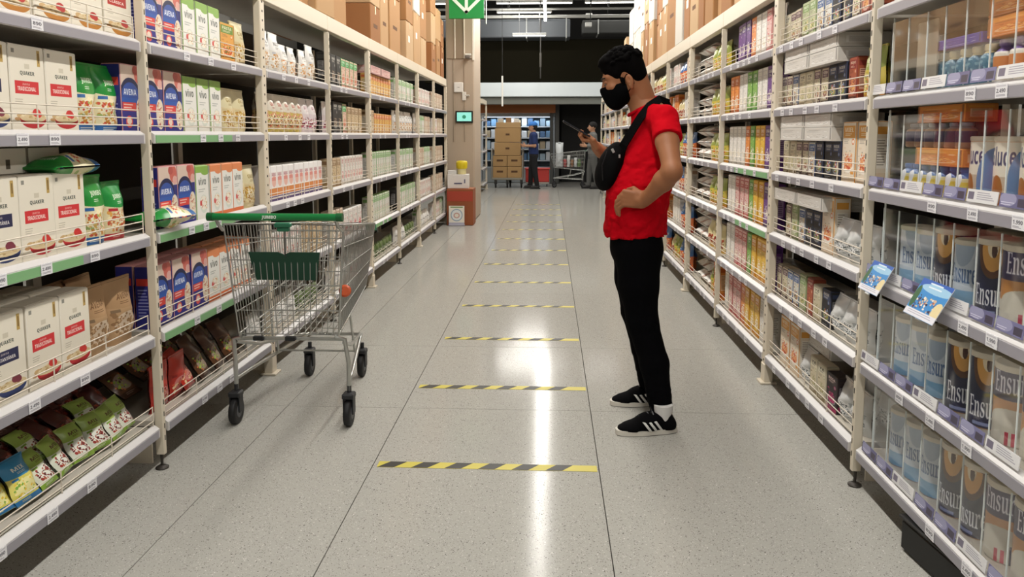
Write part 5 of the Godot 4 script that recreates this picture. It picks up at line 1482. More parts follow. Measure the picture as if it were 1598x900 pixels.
# ---------------------------------------------------------------- pillar fittings and the far end
func pillar_things() -> void:
	var zf := -12.07
	var sg := thing("direction_sign", "green overhead sign with a white arrow pointing down, before the beige column", "sign", Vector3(-1.235, 3.06, -11.55))
	part("board", boxm(Vector3(0.52, 0.50, 0.05), 0.006, Vector3(0, 0.25, 0)), mat("#168a3e", 0.4), sg)
	var wh := mat("#dfeede", 0.5)
	part("arrow_shaft", boxm(Vector3(0.045, 0.30, 0.006), 0.0, Vector3(0.0, 0.24, 0.027)), wh, sg)
	for s in [-1.0, 1.0]:
		part("arrow_barb", barb(s), wh, sg)
	part("side_edge", boxm(Vector3(0.012, 0.56, 0.06), 0.003, Vector3(0.29, 0.2, 0.0)), mat("#cfe0cb", 0.4), sg)
	var rd := MB.new()
	for s in [-1, 1]: rd.tube([Vector3(s * 0.2, 0.5, 0), Vector3(s * 0.2, 2.43, 0)], 0.006, 6)
	part("hanger_rod", rd, mat("#777777", 0.5), sg)
	# screen
	var sc := thing("wall_screen", "small wall screen glowing pale turquoise on the beige column", "screen", Vector3(-1.335, 1.635, zf + 0.02))
	part("screen_frame", boxm(Vector3(0.27, 0.185, 0.035), 0.006), mat("#0d1412", 0.4), sc)
	var em := StandardMaterial3D.new()
	em.albedo_color = Color("#7fd9c9"); em.emission_enabled = true; em.emission = Color("#9fe8dc"); em.emission_energy_multiplier = 0.75
	part("screen_glow", boxm(Vector3(0.225, 0.135, 0.004), 0.0, Vector3(0, 0.002, 0.018)), em, sc)
	var rg := MB.new()
	rg.lathe(Vector3(0, 0, 0.0), [Vector2(0.03, 0), Vector2(0.03, 0.002)], 18)
	part("screen_mark", rg, mat("#3aa58a", 0.5), sc, Vector3(0, 0.0, 0.0205), Basis(Vector3.RIGHT, PI / 2))
	# white boxes on the column
	var a := thing("junction_box", "white square box fixed on the beige column above the screen", "junction box", Vector3(-1.42, 2.09, zf + 0.02))
	part("body", boxm(Vector3(0.145, 0.155, 0.05), 0.01), mat("#e6e2dc", 0.4), a)
	part("indicator", boxm(Vector3(0.035, 0.008, 0.003), 0.0, Vector3(0, 0, 0.026)), mat("#8a8a8a", 0.4), a)
	var cam := thing("security_camera", "white bracket camera on the beige column below the plank cladding", "camera", Vector3(-1.27, 2.57, zf + 0.05))
	part("arm", boxm(Vector3(0.1, 0.025, 0.05), 0.004, Vector3(0, 0.02, 0)), mat("#e2ddd4", 0.4), cam)
	part("camera_body", boxm(Vector3(0.07, 0.05, 0.1), 0.01, Vector3(0.0, -0.02, 0.03)), mat("#6a625c", 0.4), cam)
	var b2 := thing("cable_box", "small white cable box with a tap on the beige column", "cable box", Vector3(-1.335, 1.955, zf + 0.02))
	part("body", boxm(Vector3(0.06, 0.13, 0.045), 0.006), mat("#dedad2", 0.4), b2)
	part("tap", boxm(Vector3(0.07, 0.025, 0.03), 0.004, Vector3(0.05, 0.01, 0.01)), mat("#c9c5bd", 0.4), b2)
	# carton pile at the foot of the column
	var bx := thing("brown_carton", "large reddish brown carton standing at the foot of the beige column", "carton", Vector3(-1.345, 0, -11.66))
	part("body", boxm(Vector3(0.40, 0.55, 0.4), 0.006, Vector3(0, 0.275, 0)), mat("#93522f", 0.8), bx)
	part("red_band", boxm(Vector3(0.385, 0.15, 0.004), 0.0, Vector3(0, 0.44, 0.201)), mat("#a8402c", 0.7), bx)
	part("tape", boxm(Vector3(0.402, 0.004, 0.05), 0.0, Vector3(0, 0.55, 0)), mat("#b08a5c", 0.5), bx)
	var lb := thing("notice_board", "white notice card with a round emblem leaning on the brown carton", "notice", Vector3(-1.39, 0.02, -11.42), 0)
	var im := art(160, 190, "#e9e4d8")
	rc(im, 0.1, 0.05, 0.8, 0.06, "#7a9a5c"); el(im, 0.5, 0.5, 0.38, 0.33, "#8fa6b8"); el(im, 0.5, 0.5, 0.32, 0.28, "#e2e6e6"); el(im, 0.5, 0.52, 0.2, 0.15, "#c9a096"); el(im, 0.5, 0.52, 0.12, 0.09, "#e9e4d8"); rc(im, 0, 0.9, 1, 0.1, "#b5b3c4")
	part("card", quadcard(0.235, 0.28), tmat(im, 0.4), lb, Vector3(0, 0.14, 0), Basis(Vector3.RIGHT, -0.05))
	part("card_foot", boxm(Vector3(0.24, 0.02, 0.07), 0.003, Vector3(0, -0.01, 0.0)), mat("#a9a7b4", 0.5), lb)
	var wb := thing("white_carton", "white printed carton on top of the reddish brown carton", "carton", Vector3(-1.385, 0.552, -11.66), 0.05)
	part("body", boxm(Vector3(0.32, 0.21, 0.25), 0.005, Vector3(0, 0.105, 0)), mat("#dedad6", 0.6), wb)
	part("print_mark", boxm(Vector3(0.12, 0.02, 0.003), 0.0, Vector3(0.0, 0.075, 0.1255)), mat("#4a4a6a", 0.6), wb)
	part("side_mark", boxm(Vector3(0.02, 0.06, 0.003), 0.0, Vector3(0.1, 0.11, 0.1255)), mat("#6a6a84", 0.6), wb)
	var sm := thing("small_carton", "small white carton beside the yellow pot", "carton", Vector3(-1.475, 0.763, -11.66))
	part("body", boxm(Vector3(0.13, 0.05, 0.14), 0.004, Vector3(0, 0.025, 0)), mat("#d9d7d4", 0.6), sm)
	part("lid", boxm(Vector3(0.134, 0.012, 0.144), 0.003, Vector3(0, 0.053, 0)), mat("#e4e2df", 0.6), sm)
	var yp := thing("yellow_pot", "bright yellow pot with a pale base on the white carton", "pot", Vector3(-1.335, 0.763, -11.66))
	var m := MB.new()
	m.lathe(Vector3.ZERO, [Vector2(0.06, 0), Vector2(0.068, 0.01), Vector2(0.066, 0.08)], 20)
	part("base", m, mat("#d9cf9a", 0.5), yp)
	m = MB.new()
	m.lathe(Vector3.ZERO, [Vector2(0.066, 0.08), Vector2(0.085, 0.09), Vector2(0.09, 0.17), Vector2(0.075, 0.2), Vector2(0.03, 0.205)], 20)
	part("bowl", m, mat("#d9c21c", 0.45), yp)

func barb(s: float) -> MB:
	var m := MB.new()
	var dir := Vector3(-s * 0.72, -0.69, 0)
	var c := Vector3(0, 0.095, 0.0285) - dir * 0.125
	m.box(c, Vector3(0.045, 0.29, 0.006), Basis(Vector3.BACK, atan2(-dir.x, dir.y) + PI))
	return m

func far_end() -> void:
	# platform trolley with cartons
	var tz := -19.9
	var t := thing("platform_trolley", "steel platform trolley carrying stacked cartons at the far end", "trolley", Vector3(-1.08, 0, tz))
	part("platform", boxm(Vector3(0.78, 0.05, 0.6), 0.008, Vector3(0, 0.235, 0)), mat("#8a8578", 0.5), t)
	for x in [-0.3, 0.0, 0.05, 0.36]:
		for z in ([0.24] if x != 0.05 else [-0.24]):
			var wh := MB.new()
			wh.lathe(Vector3(x, 0.085, z), [Vector2(0.06, -0.02), Vector2(0.082, -0.014), Vector2(0.085, 0), Vector2(0.082, 0.014), Vector2(0.06, 0.02)], 18, Rect2(0, 0, 1, 1), true, true, Basis(Vector3.BACK, PI / 2))
			var cs := part("wheel", wh, mat("#161616", 0.6), t)
			part("fork", boxm(Vector3(0.07, 0.12, 0.05), 0.006, Vector3(x, 0.16, z)), mat("#3c3b38", 0.5), cs)
	var ps := MB.new()
	for x in [-0.4, 0.39]:
		ps.tube([Vector3(x, 0.24, 0.27), Vector3(x, 0.95, 0.27), Vector3(x, 1.0, 0.0), Vector3(x, 0.95, -0.27), Vector3(x, 0.24, -0.27)], 0.016, 8)
	part("end_rail", ps, mat("#9a958a", 0.4, 0.5), t)
	var tan := mat("#b08d5f", 0.85)
	var spec := [[-0.19, 0.26, 0.37, 0.29], [0.18, 0.26, 0.37, 0.29], [-0.19, 0.555, 0.37, 0.27], [0.18, 0.555, 0.37, 0.27], [0.0, 0.83, 0.68, 0.33], [0.01, 1.165, 0.66, 0.36]]
	var nm := ["left carton in the bottom layer", "right carton in the bottom layer", "left carton in the second layer", "right carton in the second layer", "wide carton in the third layer", "wide carton topmost on the pile"]
	for q in 6:
		var p = spec[q]
		var c := thing("trolley_carton", "tan %s on the platform trolley" % nm[q], "carton", Vector3(-1.08 + p[0], p[1], tz), rng.randf_range(-0.02, 0.02), "cartons on the platform trolley")
		part("body", boxm(Vector3(p[2] - 0.01, p[3] - 0.005, 0.5), 0.006, Vector3(0, p[3] / 2, 0)), tan, c)
		part("print_mark", boxm(Vector3(0.1 if q > 3 else 0.16, 0.05, 0.003), 0.0, Vector3(0, p[3] * 0.55, 0.251)), mat("#5c3f28", 0.8), c)
		part("packing_tape", boxm(Vector3(p[2] - 0.008, 0.004, 0.05), 0.0, Vector3(0, p[3] - 0.002, 0)), mat("#c2a06c", 0.4), c)
	var tb := thing("trolley_carton", "open tan lid carton with mixed white packs above the pile", "carton", Vector3(-1.06, 1.53, tz), 0.0, "cartons on the platform trolley")
	part("body", boxm(Vector3(0.62, 0.14, 0.46), 0.006, Vector3(0, 0.07, 0)), mat("#b59468", 0.85), tb)
	for q in 3:
		part("pack", boxm(Vector3(0.14, 0.1 + 0.05 * (q % 2), 0.16), 0.01, Vector3(-0.2 + q * 0.2, 0.19, 0)), mat(["#b8b2a6", "#8a6a48", "#d2d0cc"][q], 0.6), tb)
	# red hand trolley behind the worker
	var rt := thing("red_crate", "red plastic crate standing on the floor behind the worker in blue cap", "crate", Vector3(-0.32, 0, -20.35))
	part("body", boxm(Vector3(0.62, 0.34, 0.4), 0.02, Vector3(0, 0.29, 0)), mat("#c43a34", 0.5), rt)
	part("rim", boxm(Vector3(0.66, 0.04, 0.44), 0.01, Vector3(0, 0.47, 0)), mat("#d04a42", 0.5), rt)
	part("dolly", boxm(Vector3(0.6, 0.05, 0.38), 0.01, Vector3(0, 0.095, 0)), mat("#b5b0a8", 0.5), rt)
	for x in [-0.25, 0.25]:
		var wh := MB.new()
		wh.lathe(Vector3(x, 0.04, 0.15), [Vector2(0.035, -0.015), Vector2(0.04, 0), Vector2(0.035, 0.015)], 14, Rect2(0, 0, 1, 1), true, true, Basis(Vector3.BACK, PI / 2))
		part("wheel", wh, mat("#161616", 0.6), rt)
	# refrigerated case
	var fc := thing("refrigerated_case", "white refrigerated display case with shelves of bluish packs at the far wall", "refrigerated case", Vector3(-0.9, 0, -22.2))
	var wh := mat("#c9cdd0", 0.5)
	part("back", boxm(Vector3(2.1, 2.0, 0.06), 0.0, Vector3(0, 1.0, -0.4)), mat("#93a3b0", 0.6), fc)
	part("base", boxm(Vector3(2.1, 0.45, 0.8), 0.02, Vector3(0, 0.225, 0)), mat("#8f9598", 0.5), fc)
	part("canopy", boxm(Vector3(2.1, 0.12, 0.85), 0.01, Vector3(0, 1.93, 0.0)), wh, fc)
	for s in [-1, 1]: part("side", boxm(Vector3(0.06, 2.0, 0.8), 0.01, Vector3(s * 1.03, 1.0, 0)), wh, fc)
	for q in 4:
		var y := 0.62 + q * 0.32
		part("case_shelf", boxm(Vector3(1.98, 0.03, 0.6), 0.003, Vector3(0, y, -0.06)), wh, fc)
	var cols := ["#6f94b5", "#e2e4e6", "#4f6f94", "#a9bfce", "#d4d7da", "#7d909f", "#b5a284"]
	for q in 4:
		for c in 11:
			var hgt := rng.randf_range(0.14, 0.25)
			var pk := thing("dairy_pack", "%s pack in the refrigerated case, %s along the %s shelf" % [["pale", "bluish"][c % 2], ORD[c], ["lowest", "second lowest", "second highest", "highest"][q]], "dairy pack", Vector3(-0.9 - 0.87 + c * 0.174, 0.636 + q * 0.32, -22.05), 0, "packs in the refrigerated case")
			part("body", boxm(Vector3(0.15, hgt, 0.14), 0.012, Vector3(0, hgt / 2, 0)), mat(cols[(q * 3 + c * 5) % 7], 0.4), pk)
	var lt := thing("case_lamp", "strip lamp under the canopy of the refrigerated case", "lamp", Vector3(-0.9, 1.85, -21.85))
	var em := StandardMaterial3D.new()
	em.emission_enabled = true; em.emission = Color(0.9, 0.95, 1.0); em.emission_energy_multiplier = 1.5
	part("lamp_diffuser", boxm(Vector3(1.9, 0.02, 0.04)), em, lt)
	var l := AreaLight3D.new()
	l.name = "lamp_light"; l.area_size = Vector2(1.9, 0.05); l.light_color = Color(0.9, 0.95, 1.0); l.light_energy = 1.2; l.area_range = 40; l.shadow_enabled = true
	l.position = Vector3(0, -0.013, 0); l.rotation = Vector3(-PI / 2, 0, 0)
	lt.add_child(l)
	# far cart with goods, seen from its side
	var fcart := cart("grey wire shopping cart pushed by the distant person in grey, side on", Vector3(0.85, 0, -20.0), PI / 2, false)
	for q in 5:
		var g := thing("cart_goods", "%s pack lying in the distant shopping cart, %s from its front" % [["red", "white", "brown", "white", "green"][q], ORD[q]], "grocery pack", Vector3(0.40 + q * 0.09, 0.53, -20.0), 0.2 * q, "goods in the distant shopping cart")
		part("body", pouch_mesh(0.085, [0.2, 0.3, 0.18, 0.24, 0.2][q], 0.1, q + 5), mat(["#a83c3c", "#d9d9d6", "#8a5f3c", "#d2d4d4", "#6a8a4c"][q], 0.5), g)
	# white trolley bag hanging over the cart front
	var wbag := thing("white_bag", "white translucent bag standing at the front of the distant cart", "bag", Vector3(0.25, 0.535, -20.0))
	part("body", pouch_mesh(0.2, 0.62, 0.18, 91), mat("#d5dadc", 0.4), wbag)
	part("tie", boxm(Vector3(0.08, 0.03, 0.05), 0.006, Vector3(0, 0.62, 0)), mat("#c2c8ca", 0.4), wbag)

# ---------------------------------------------------------------- people
# one hand: a palm and five fingers, laid out from the wrist
# d = wrist to knuckles, nrm = palm side, thumb = side of the thumb; curls per finger [base, middle, tip] in radians
func hand(fl: Field, wrist: Vector3, d: Vector3, nrm: Vector3, thumb: Vector3, curls: Array, sc := 1.0, thumb_dir := Vector3.ZERO) -> void:
	d = d.normalized()
	thumb = (thumb - d * thumb.dot(d)).normalized()
	nrm = (nrm - d * nrm.dot(d) - thumb * nrm.dot(thumb)).normalized()
	var k0 := wrist + d * 0.012 * sc
	fl.cone(wrist - d * 0.03, wrist + d * 0.02, 0.026 * sc, 0.027 * sc, 0.012)
	for q in 4:
		var off := thumb * (0.030 - 0.020 * q) * sc
		var kn := wrist + d * (0.086 - 0.004 * absf(q - 1.2)) * sc + off
		fl.cone(k0 + off * 0.75, kn, 0.0155 * sc, 0.0115 * sc, 0.012)
		var L: Array = [[0.042, 0.025, 0.02], [0.046, 0.029, 0.021], [0.043, 0.027, 0.021], [0.033, 0.02, 0.018]][q]
		var p := kn
		var a := 0.0
		for j in 3:
			a += curls[q][j]
			var dir := (d * cos(a) + nrm * sin(a)).normalized()
			var e: Vector3 = p + dir * L[j] * sc
			fl.cone(p, e, (0.0095 - 0.0009 * j) * sc, (0.0088 - 0.0011 * j) * sc, 0.003)
			p = e
	var t0 := wrist + d * 0.022 * sc + thumb * 0.026 * sc + nrm * 0.006
	var td := thumb_dir.normalized() if thumb_dir != Vector3.ZERO else (d * 0.65 + thumb * 0.65 + nrm * 0.35).normalized()
	var t1 := t0 + td * 0.04 * sc
	var t2 := t1 + (td + d * 0.25 + nrm * 0.15).normalized() * 0.032 * sc
	var t3 := t2 + (td + d * 0.5 + nrm * 0.25).normalized() * 0.024 * sc
	fl.cone(t0, t1, 0.0155 * sc, 0.0115 * sc, 0.01)
	fl.cone(t1, t2, 0.011 * sc, 0.0098 * sc, 0.003)
	fl.cone(t2, t3, 0.0098 * sc, 0.008 * sc, 0.003)

func man() -> void:
	var base := Vector3(0.43, 0, -3.65)
	var t := thing("person", "man in a red t-shirt and black face mask standing over his phone", "person", base)
	var B := Vector3(0.43, 0, -3.65)
	var skin := mat("#98623f", 0.6)
	skin.subsurf_scatter_enabled = true
	skin.subsurf_scatter_strength = 0.05
	# joints (world)
	var nsh := Vector3(0.505, 1.425, -3.485)     # near shoulder
	var nel := Vector3(0.518, 1.205, -3.275)
	var nwr := Vector3(0.425, 1.068, -3.445)
	var fsh := Vector3(0.500, 1.425, -3.825)
	var fel := Vector3(0.455, 1.14, -3.865)
	var fwr := Vector3(0.250, 1.276, -3.765)
	# head frame
	var a := deg_to_rad(23.0)
	var yawh := deg_to_rad(-6.0)
	var f := Vector3(-cos(a), -sin(a), 0).rotated(Vector3.UP, yawh)
	var u := Vector3(-sin(a), cos(a), 0).rotated(Vector3.UP, yawh)
	var s := f.cross(u)                          # towards -z
	var hb := Basis(f, u, s)
	var hc := Vector3(0.336, 1.630, -3.655)
	var H := func(x, y, z): return hc + hb * Vector3(x, y, z)
	# ---- body
	var m := MB.new()
	var bd := Field.new(Vector3(0.15, -0.02, -4.0) , Vector3(0.70, 1.56, -3.2), 0.011)
	var Z := Vector3(1, 1, 1.25)
	bd.cone(Vector3(0.487, 1.40, -3.655), Vector3(0.46, 1.25, -3.655), 0.085, 0.105, 0.04, Z)
	bd.cone(Vector3(0.46, 1.25, -3.655), Vector3(0.42, 1.0, -3.655), 0.105, 0.105, 0.04, Z)
	bd.cone(Vector3(0.42, 1.0, -3.655), Vector3(0.415, 0.88, -3.655), 0.105, 0.11, 0.04, Z)
	bd.cone(Vector3(0.40, 1.55, -3.655), Vector3(0.465, 1.44, -3.655), 0.058, 0.064, 0.03)
	bd.cone(Vector3(0.46, 1.46, -3.655), nsh, 0.06, 0.052, 0.04)
	bd.cone(Vector3(0.46, 1.46, -3.655), fsh, 0.06, 0.052, 0.04)
	for side in 2:
		var sh: Vector3 = [nsh, fsh][side]; var el: Vector3 = [nel, fel][side]; var wr: Vector3 = [nwr, fwr][side]
		var mid := sh.lerp(el, 0.45)
		bd.cone(sh, mid, 0.050, 0.049, 0.02)
		bd.cone(mid, el, 0.049, 0.040, 0.02)
		var fm := el.lerp(wr, 0.3)
		bd.cone(el, fm, 0.040, 0.044, 0.02)
		bd.cone(fm, wr, 0.044, 0.0275, 0.02)
		var hip := Vector3(0.415, 0.84, [-3.575, -3.745][side])
		var kn: Vector3 = [Vector3(0.437, 0.49, -3.55), Vector3(0.438, 0.49, -3.78)][side]
		var an: Vector3 = [Vector3(0.522, 0.09, -3.47), Vector3(0.515, 0.09, -3.81)][side]
		bd.cone(hip, kn, 0.085, 0.055, 0.03)
		bd.cone(kn, an, 0.055, 0.038, 0.02)
		bd.cone(an, an + Vector3(-0.09, -0.06, 0.012 if side == 0 else 0.0), 0.03, 0.02, 0.02)
	bd.into(m)
	# ---- head
	var hd := Field.new(hc - Vector3(0.17, 0.2, 0.12), hc + Vector3(0.17, 0.15, 0.12), 0.0036)
	hd.ell(H.call(-0.018, 0.022, 0), Vector3(0.097, 0.088, 0.075), hb)
	hd.ell(H.call(0.03, -0.035, 0), Vector3(0.062, 0.085, 0.06), hb, 0.03)
	for q in [-1.0, 1.0]:
		hd.cone(H.call(-0.01, -0.065, q * 0.05), H.call(0.072, -0.104, q * 0.014), 0.02, 0.02, 0.03)
		hd.cone(H.call(0.078, 0.022, q * 0.012), H.call(0.066, 0.02, q * 0.045), 0.010, 0.009, 0.012)      # brow
		hd.cone(H.call(0.074, -0.028, q * 0.034), H.call(0.06, -0.032, q * 0.05), 0.013, 0.012, 0.02)       # cheek
		hd.carve(H.call(0.094, 0.0, q * 0.031), Vector3(0.014, 0.010, 0.016), hb)
		hd.ell(H.call(-0.022, -0.035, q * 0.078), Vector3(0.018, 0.031, 0.009), hb * Basis(Vector3.UP, q * 0.35), 0.006)   # ear
		hd.carve(H.call(-0.018, -0.03, q * 0.089), Vector3(0.009, 0.017, 0.006), hb)
		hd.cone(H.call(-0.02, -0.068, q * 0.076), H.call(-0.018, -0.058, q * 0.078), 0.008, 0.008, 0.004)
		hd.ell(H.call(0.0785, 0.0, q * 0.031), Vector3(0.0125, 0.0085, 0.0135), hb, 0.003)                    # closed-down lids
	hd.cone(H.call(0.088, 0.006, 0), H.call(0.112, -0.038, 0), 0.008, 0.012, 0.012)
	for q in [-1.0, 1.0]: hd.cone(H.call(0.1, -0.043, q * 0.011), H.call(0.102, -0.043, q * 0.011), 0.009, 0.008, 0.008)
	hd.cone(H.call(0.082, -0.078, -0.018), H.call(0.082, -0.078, 0.018), 0.008, 0.008, 0.008)
	hd.cone(H.call(0.08, -0.09, -0.015), H.call(0.08, -0.09, 0.015), 0.008, 0.008, 0.008)
	hd.cone(H.call(-0.05, -0.04, 0), Vector3(0.45, 1.475, -3.655), 0.058, 0.06, 0.03)
	hd.into(m)
	# ---- hands
	var h1 := Field.new(nwr - Vector3(0.2, 0.17, 0.14), nwr + Vector3(0.1, 0.1, 0.1), 0.003)
	_hip_hand(h1, nwr)
	h1.cone(nel.lerp(nwr, 0.75), nwr, 0.034, 0.0285, 0.012)
	h1.into(m)
	var h2 := Field.new(fwr - Vector3(0.22, 0.1, 0.12), fwr + Vector3(0.08, 0.2, 0.13), 0.003)
	_phone_hand(h2, fwr)
	h2.cone(fel.lerp(fwr, 0.75), fwr, 0.034, 0.0285, 0.012)
	h2.into(m)
	var body := part("body", m, skin, t, -B)
	# eyes: lashes line and brow hair
	for q in [-1.0, 1.0]:
		var ey := MB.new()
		ey.lathe(Vector3.ZERO, [Vector2(0.001, -0.009), Vector2(0.0065, -0.0065), Vector2(0.009, 0), Vector2(0.0065, 0.0065), Vector2(0.001, 0.009)], 12)
		part("eye", ey, mat("#d9d2c9", 0.2), t, H.call(0.081, -0.004, q * 0.031) - B)
		var lash := MB.new()
		lash.tube([H.call(0.086, -0.006, q * 0.018), H.call(0.0915, -0.0085, q * 0.03), H.call(0.082, -0.007, q * 0.046)], 0.0016, 5)
		part("eyelash", lash, mat("#15100e", 0.6), t, -B)
		var br := MB.new()
		br.tube([H.call(0.094, 0.021, q * 0.014), H.call(0.092, 0.0245, q * 0.032), H.call(0.078, 0.020, q * 0.052)], 0.0034, 6)
		part("eyebrow", br, mat("#17110f", 0.7), t, -B)
	# ---- hair: short curls, faded sides
	var hf := Field.new(hc - Vector3(0.17, 0.12, 0.13), hc + Vector3(0.17, 0.17, 0.13), 0.0038)
	hf.ell(H.call(-0.016, 0.043, 0), Vector3(0.100, 0.086, 0.080), hb)
	hf.ell(H.call(0.030, 0.090, 0), Vector3(0.052, 0.034, 0.060), hb, 0.02)
	hf.ell(H.call(-0.052, -0.005, 0), Vector3(0.062, 0.085, 0.072), hb, 0.02)
	hf.ell(H.call(0.018, 0.02, 0), Vector3(0.04, 0.06, 0.0775), hb, 0.01)   # temples
	for q in [-1.0, 1.0]: hf.cone(H.call(0.006, -0.02, q * 0.071), H.call(0.010, -0.06, q * 0.066), 0.011, 0.007, 0.008)  # sideburns
	hf.carve(H.call(0.122, 0.0, 0), Vector3(0.068, 0.066, 0.09), hb)
	for q in [-1.0, 1.0]: hf.carve(H.call(-0.026, -0.05, q * 0.09), Vector3(0.026, 0.045, 0.034), hb)
	hf.cut(H.call(-0.03, -0.072, 0), -(u * 0.9 - f * 0.35))
	# curls over the crown and the fringe
	var cr := RandomNumberGenerator.new()
	cr.seed = 77
	for q in 190:
		var th := cr.randf() * TAU
		var up := cr.randf_range(0.05, 1.0)
		var rad := sqrt(1.0 - up * up)
		var p := Vector3(-0.015 + cos(th) * rad * (0.098 if cos(th) > 0 else 0.100), 0.048 + up * 0.080, sin(th) * rad * 0.078)
		if p.x > 0.045 and p.y < 0.078: continue
		hf.ell(H.call(p.x, p.y, p.z), Vector3(cr.randf_range(0.009, 0.016), cr.randf_range(0.007, 0.012), cr.randf_range(0.009, 0.015)), hb * Basis.from_euler(Vector3(cr.randf() * 3, cr.randf() * 3, 0)), 0.004)
	var hm := MB.new()
	hf.into(hm)
	part("hair", hm, mat("#060505", 0.85, 0.0, 0.15), t, -B)
	# ---- face mask
	var mf := Field.new(hc - Vector3(0.17, 0.2, 0.12), hc + Vector3(0.14, 0.1, 0.12), 0.0036)
	mf.ell(H.call(0.03, -0.055, 0), Vector3(0.075, 0.072, 0.069), hb)
	mf.cone(H.call(0.098, -0.03, 0), H.call(0.092, -0.085, 0), 0.024, 0.026, 0.03)
	for q in [-1.0, 1.0]:
		mf.cone(H.call(0.0, -0.065, q * 0.05), H.call(0.072, -0.106, q * 0.014), 0.026, 0.025, 0.03)
	mf.cut(H.call(0.112, -0.012, 0), (u * 1.0 - f * 0.16))
	mf.cut(H.call(0.03, -0.022, 0), (u * 0.9 - f * 0.55))
	mf.cut(H.call(-0.002, -0.05, 0), -f * 1.0 - u * 0.1)
	var mm := MB.new()
	mf.into(mm)
	var mk := part("face_mask", mm, mat("#060607", 0.85, 0.0, 0.15), t, -B)
	for q in [-1.0, 1.0]:
		var lp := MB.new()
		lp.tube([H.call(0.012, -0.03, q * 0.067), H.call(-0.02, -0.004, q * 0.083), H.call(-0.042, -0.022, q * 0.079), H.call(-0.036, -0.055, q * 0.074), H.call(0.01, -0.085, q * 0.066)], 0.0022, 5)
		part("ear_loop", lp, mat("#060607", 0.85, 0.0, 0.15), mk)
	# ---- t-shirt
	var sf := Field.new(Vector3(0.2, 0.84, -3.95), Vector3(0.68, 1.56, -3.3), 0.0085)
	var Y := Vector3(1, 1, 1.16)
	var C := [[1.40, 0.490, 0.100], [1.345, 0.481, 0.110], [1.27, 0.461, 0.122], [1.18, 0.440, 0.134], [1.09, 0.418, 0.142], [0.98, 0.406, 0.139], [0.90, 0.410, 0.137], [0.82, 0.412, 0.137]]
	for q in C.size() - 1:
		sf.cone(Vector3(C[q][1], C[q][0], -3.655), Vector3(C[q + 1][1], C[q + 1][0], -3.655), C[q][2], C[q + 1][2], 0.03, Y)
	for side in 2:
		var sh: Vector3 = [nsh, fsh][side]; var el: Vector3 = [nel, fel][side]
		sf.cone(Vector3(0.455, 1.475, -3.655 + (0.05 if side == 0 else -0.05)), sh + Vector3(0.0, 0.005, 0), 0.045, 0.058, 0.04)
		sf.cone(sh, sh.lerp(el, 0.45), 0.062, 0.066, 0.03)
		_sleeve_cut(sf, sh, el)
	sf.cone(Vector3(0.435, 1.50, -3.655), Vector3(0.46, 1.45, -3.655), 0.068, 0.075, 0.03)
	# neckline: a tilted bite round the neck
	_neck_bite(sf)
	sf.cut(Vector3(0.41, 0.885, -3.655), Vector3(0.05, -1, 0))
	var nz2 := FastNoiseLite.new()
	nz2.seed = 9; nz2.frequency = 5.0
	sf.warp(func(p): return 0.011 * nz2.get_noise_3d(p.x * 1.2 + p.y * 0.9, p.y * 1.5 - p.x * 0.7, p.z * 1.2) + 0.0036 * sin(46.0 * (p.y * 0.75 - p.x * 0.9) + 9.0 * nz2.get_noise_3dv(p * 1.6)) * smoothstep(1.40, 1.1, p.y))
	var sm := MB.new()
	sf.into(sm)
	part("shirt", sm, mat("#bd0a1a", 0.9, 0.0, 0.15), t, -B)
	var cl := MB.new()
	var ring := []
	for q in 28:
		var w := TAU * q / 28
		ring.append(Vector3(0.437 + cos(w) * 0.068, 1.492 + cos(w) * 0.042, -3.655 + sin(w) * 0.067))
	cl.tube(ring, 0.0085, 7, true)
	part("shirt_collar", cl, mat("#a80918", 0.9, 0.0, 0.15), t, -B)
	# ---- jeans
	var jf := Field.new(Vector3(0.22, 0.03, -3.95), Vector3(0.66, 0.97, -3.36), 0.0085)
	jf.cone(Vector3(0.412, 0.93, -3.655), Vector3(0.413, 0.83, -3.655), 0.122, 0.124, 0.03, Vector3(1, 1, 1.18))
	for side in 2:
		var zz: float = [-3.585, -3.735][side]
		var hip := Vector3(0.418, 0.82, zz)
		var th: Vector3 = [Vector3(0.418, 0.66, -3.565), Vector3(0.418, 0.66, -3.755)][side]
		var kn: Vector3 = [Vector3(0.437, 0.49, -3.55), Vector3(0.434, 0.49, -3.78)][side]
		var cf: Vector3 = [Vector3(0.492, 0.30, -3.52), Vector3(0.482, 0.30, -3.79)][side]
		var an: Vector3 = [Vector3(0.524, 0.08, -3.475), Vector3(0.515, 0.08, -3.81)][side]
		jf.cone(hip, th, 0.112, 0.090, 0.03)
		jf.cone(th, kn, 0.090, 0.073, 0.03)
		jf.cone(kn, cf, 0.072, 0.066, 0.02)
		jf.cone(cf, an, 0.066, 0.052, 0.02)
	jf.cut(Vector3(0.5, 0.088, -3.6), Vector3(0.0, -1, 0.0))
	jf.cut(Vector3(0.5, 0.945, -3.6), Vector3(0, 1, 0))
	jf.warp(func(p): return 0.0024 * sin(85.0 * p.y + 9.0 * nz2.get_noise_3dv(p * 3.0)) * (smoothstep(0.35, 0.1, p.y) + 0.5 * smoothstep(0.12, 0.0, absf(p.y - 0.49))))
	var jm := MB.new()
	jf.into(jm)
	var jn := part("jeans", jm, mat("#070709", 0.9, 0.0, 0.15), t, -B)
	for q in 2:
		var rv := MB.new()
		rv.lathe(Vector3.ZERO, [Vector2(0.004, 0), Vector2(0.0045, 0.002), Vector2(0.002, 0.003)], 10)
		part("rivet", rv, mat("#8a8a88", 0.3, 0.8), jn, Vector3(0.385 + q * 0.075, 0.845, -3.515), Basis(Vector3.RIGHT, PI / 2))
	# ---- shoes
	shoe(t, Vector3(0.585, 0.0, -3.455) - B, Vector3(-1, 0, 0.16), true)
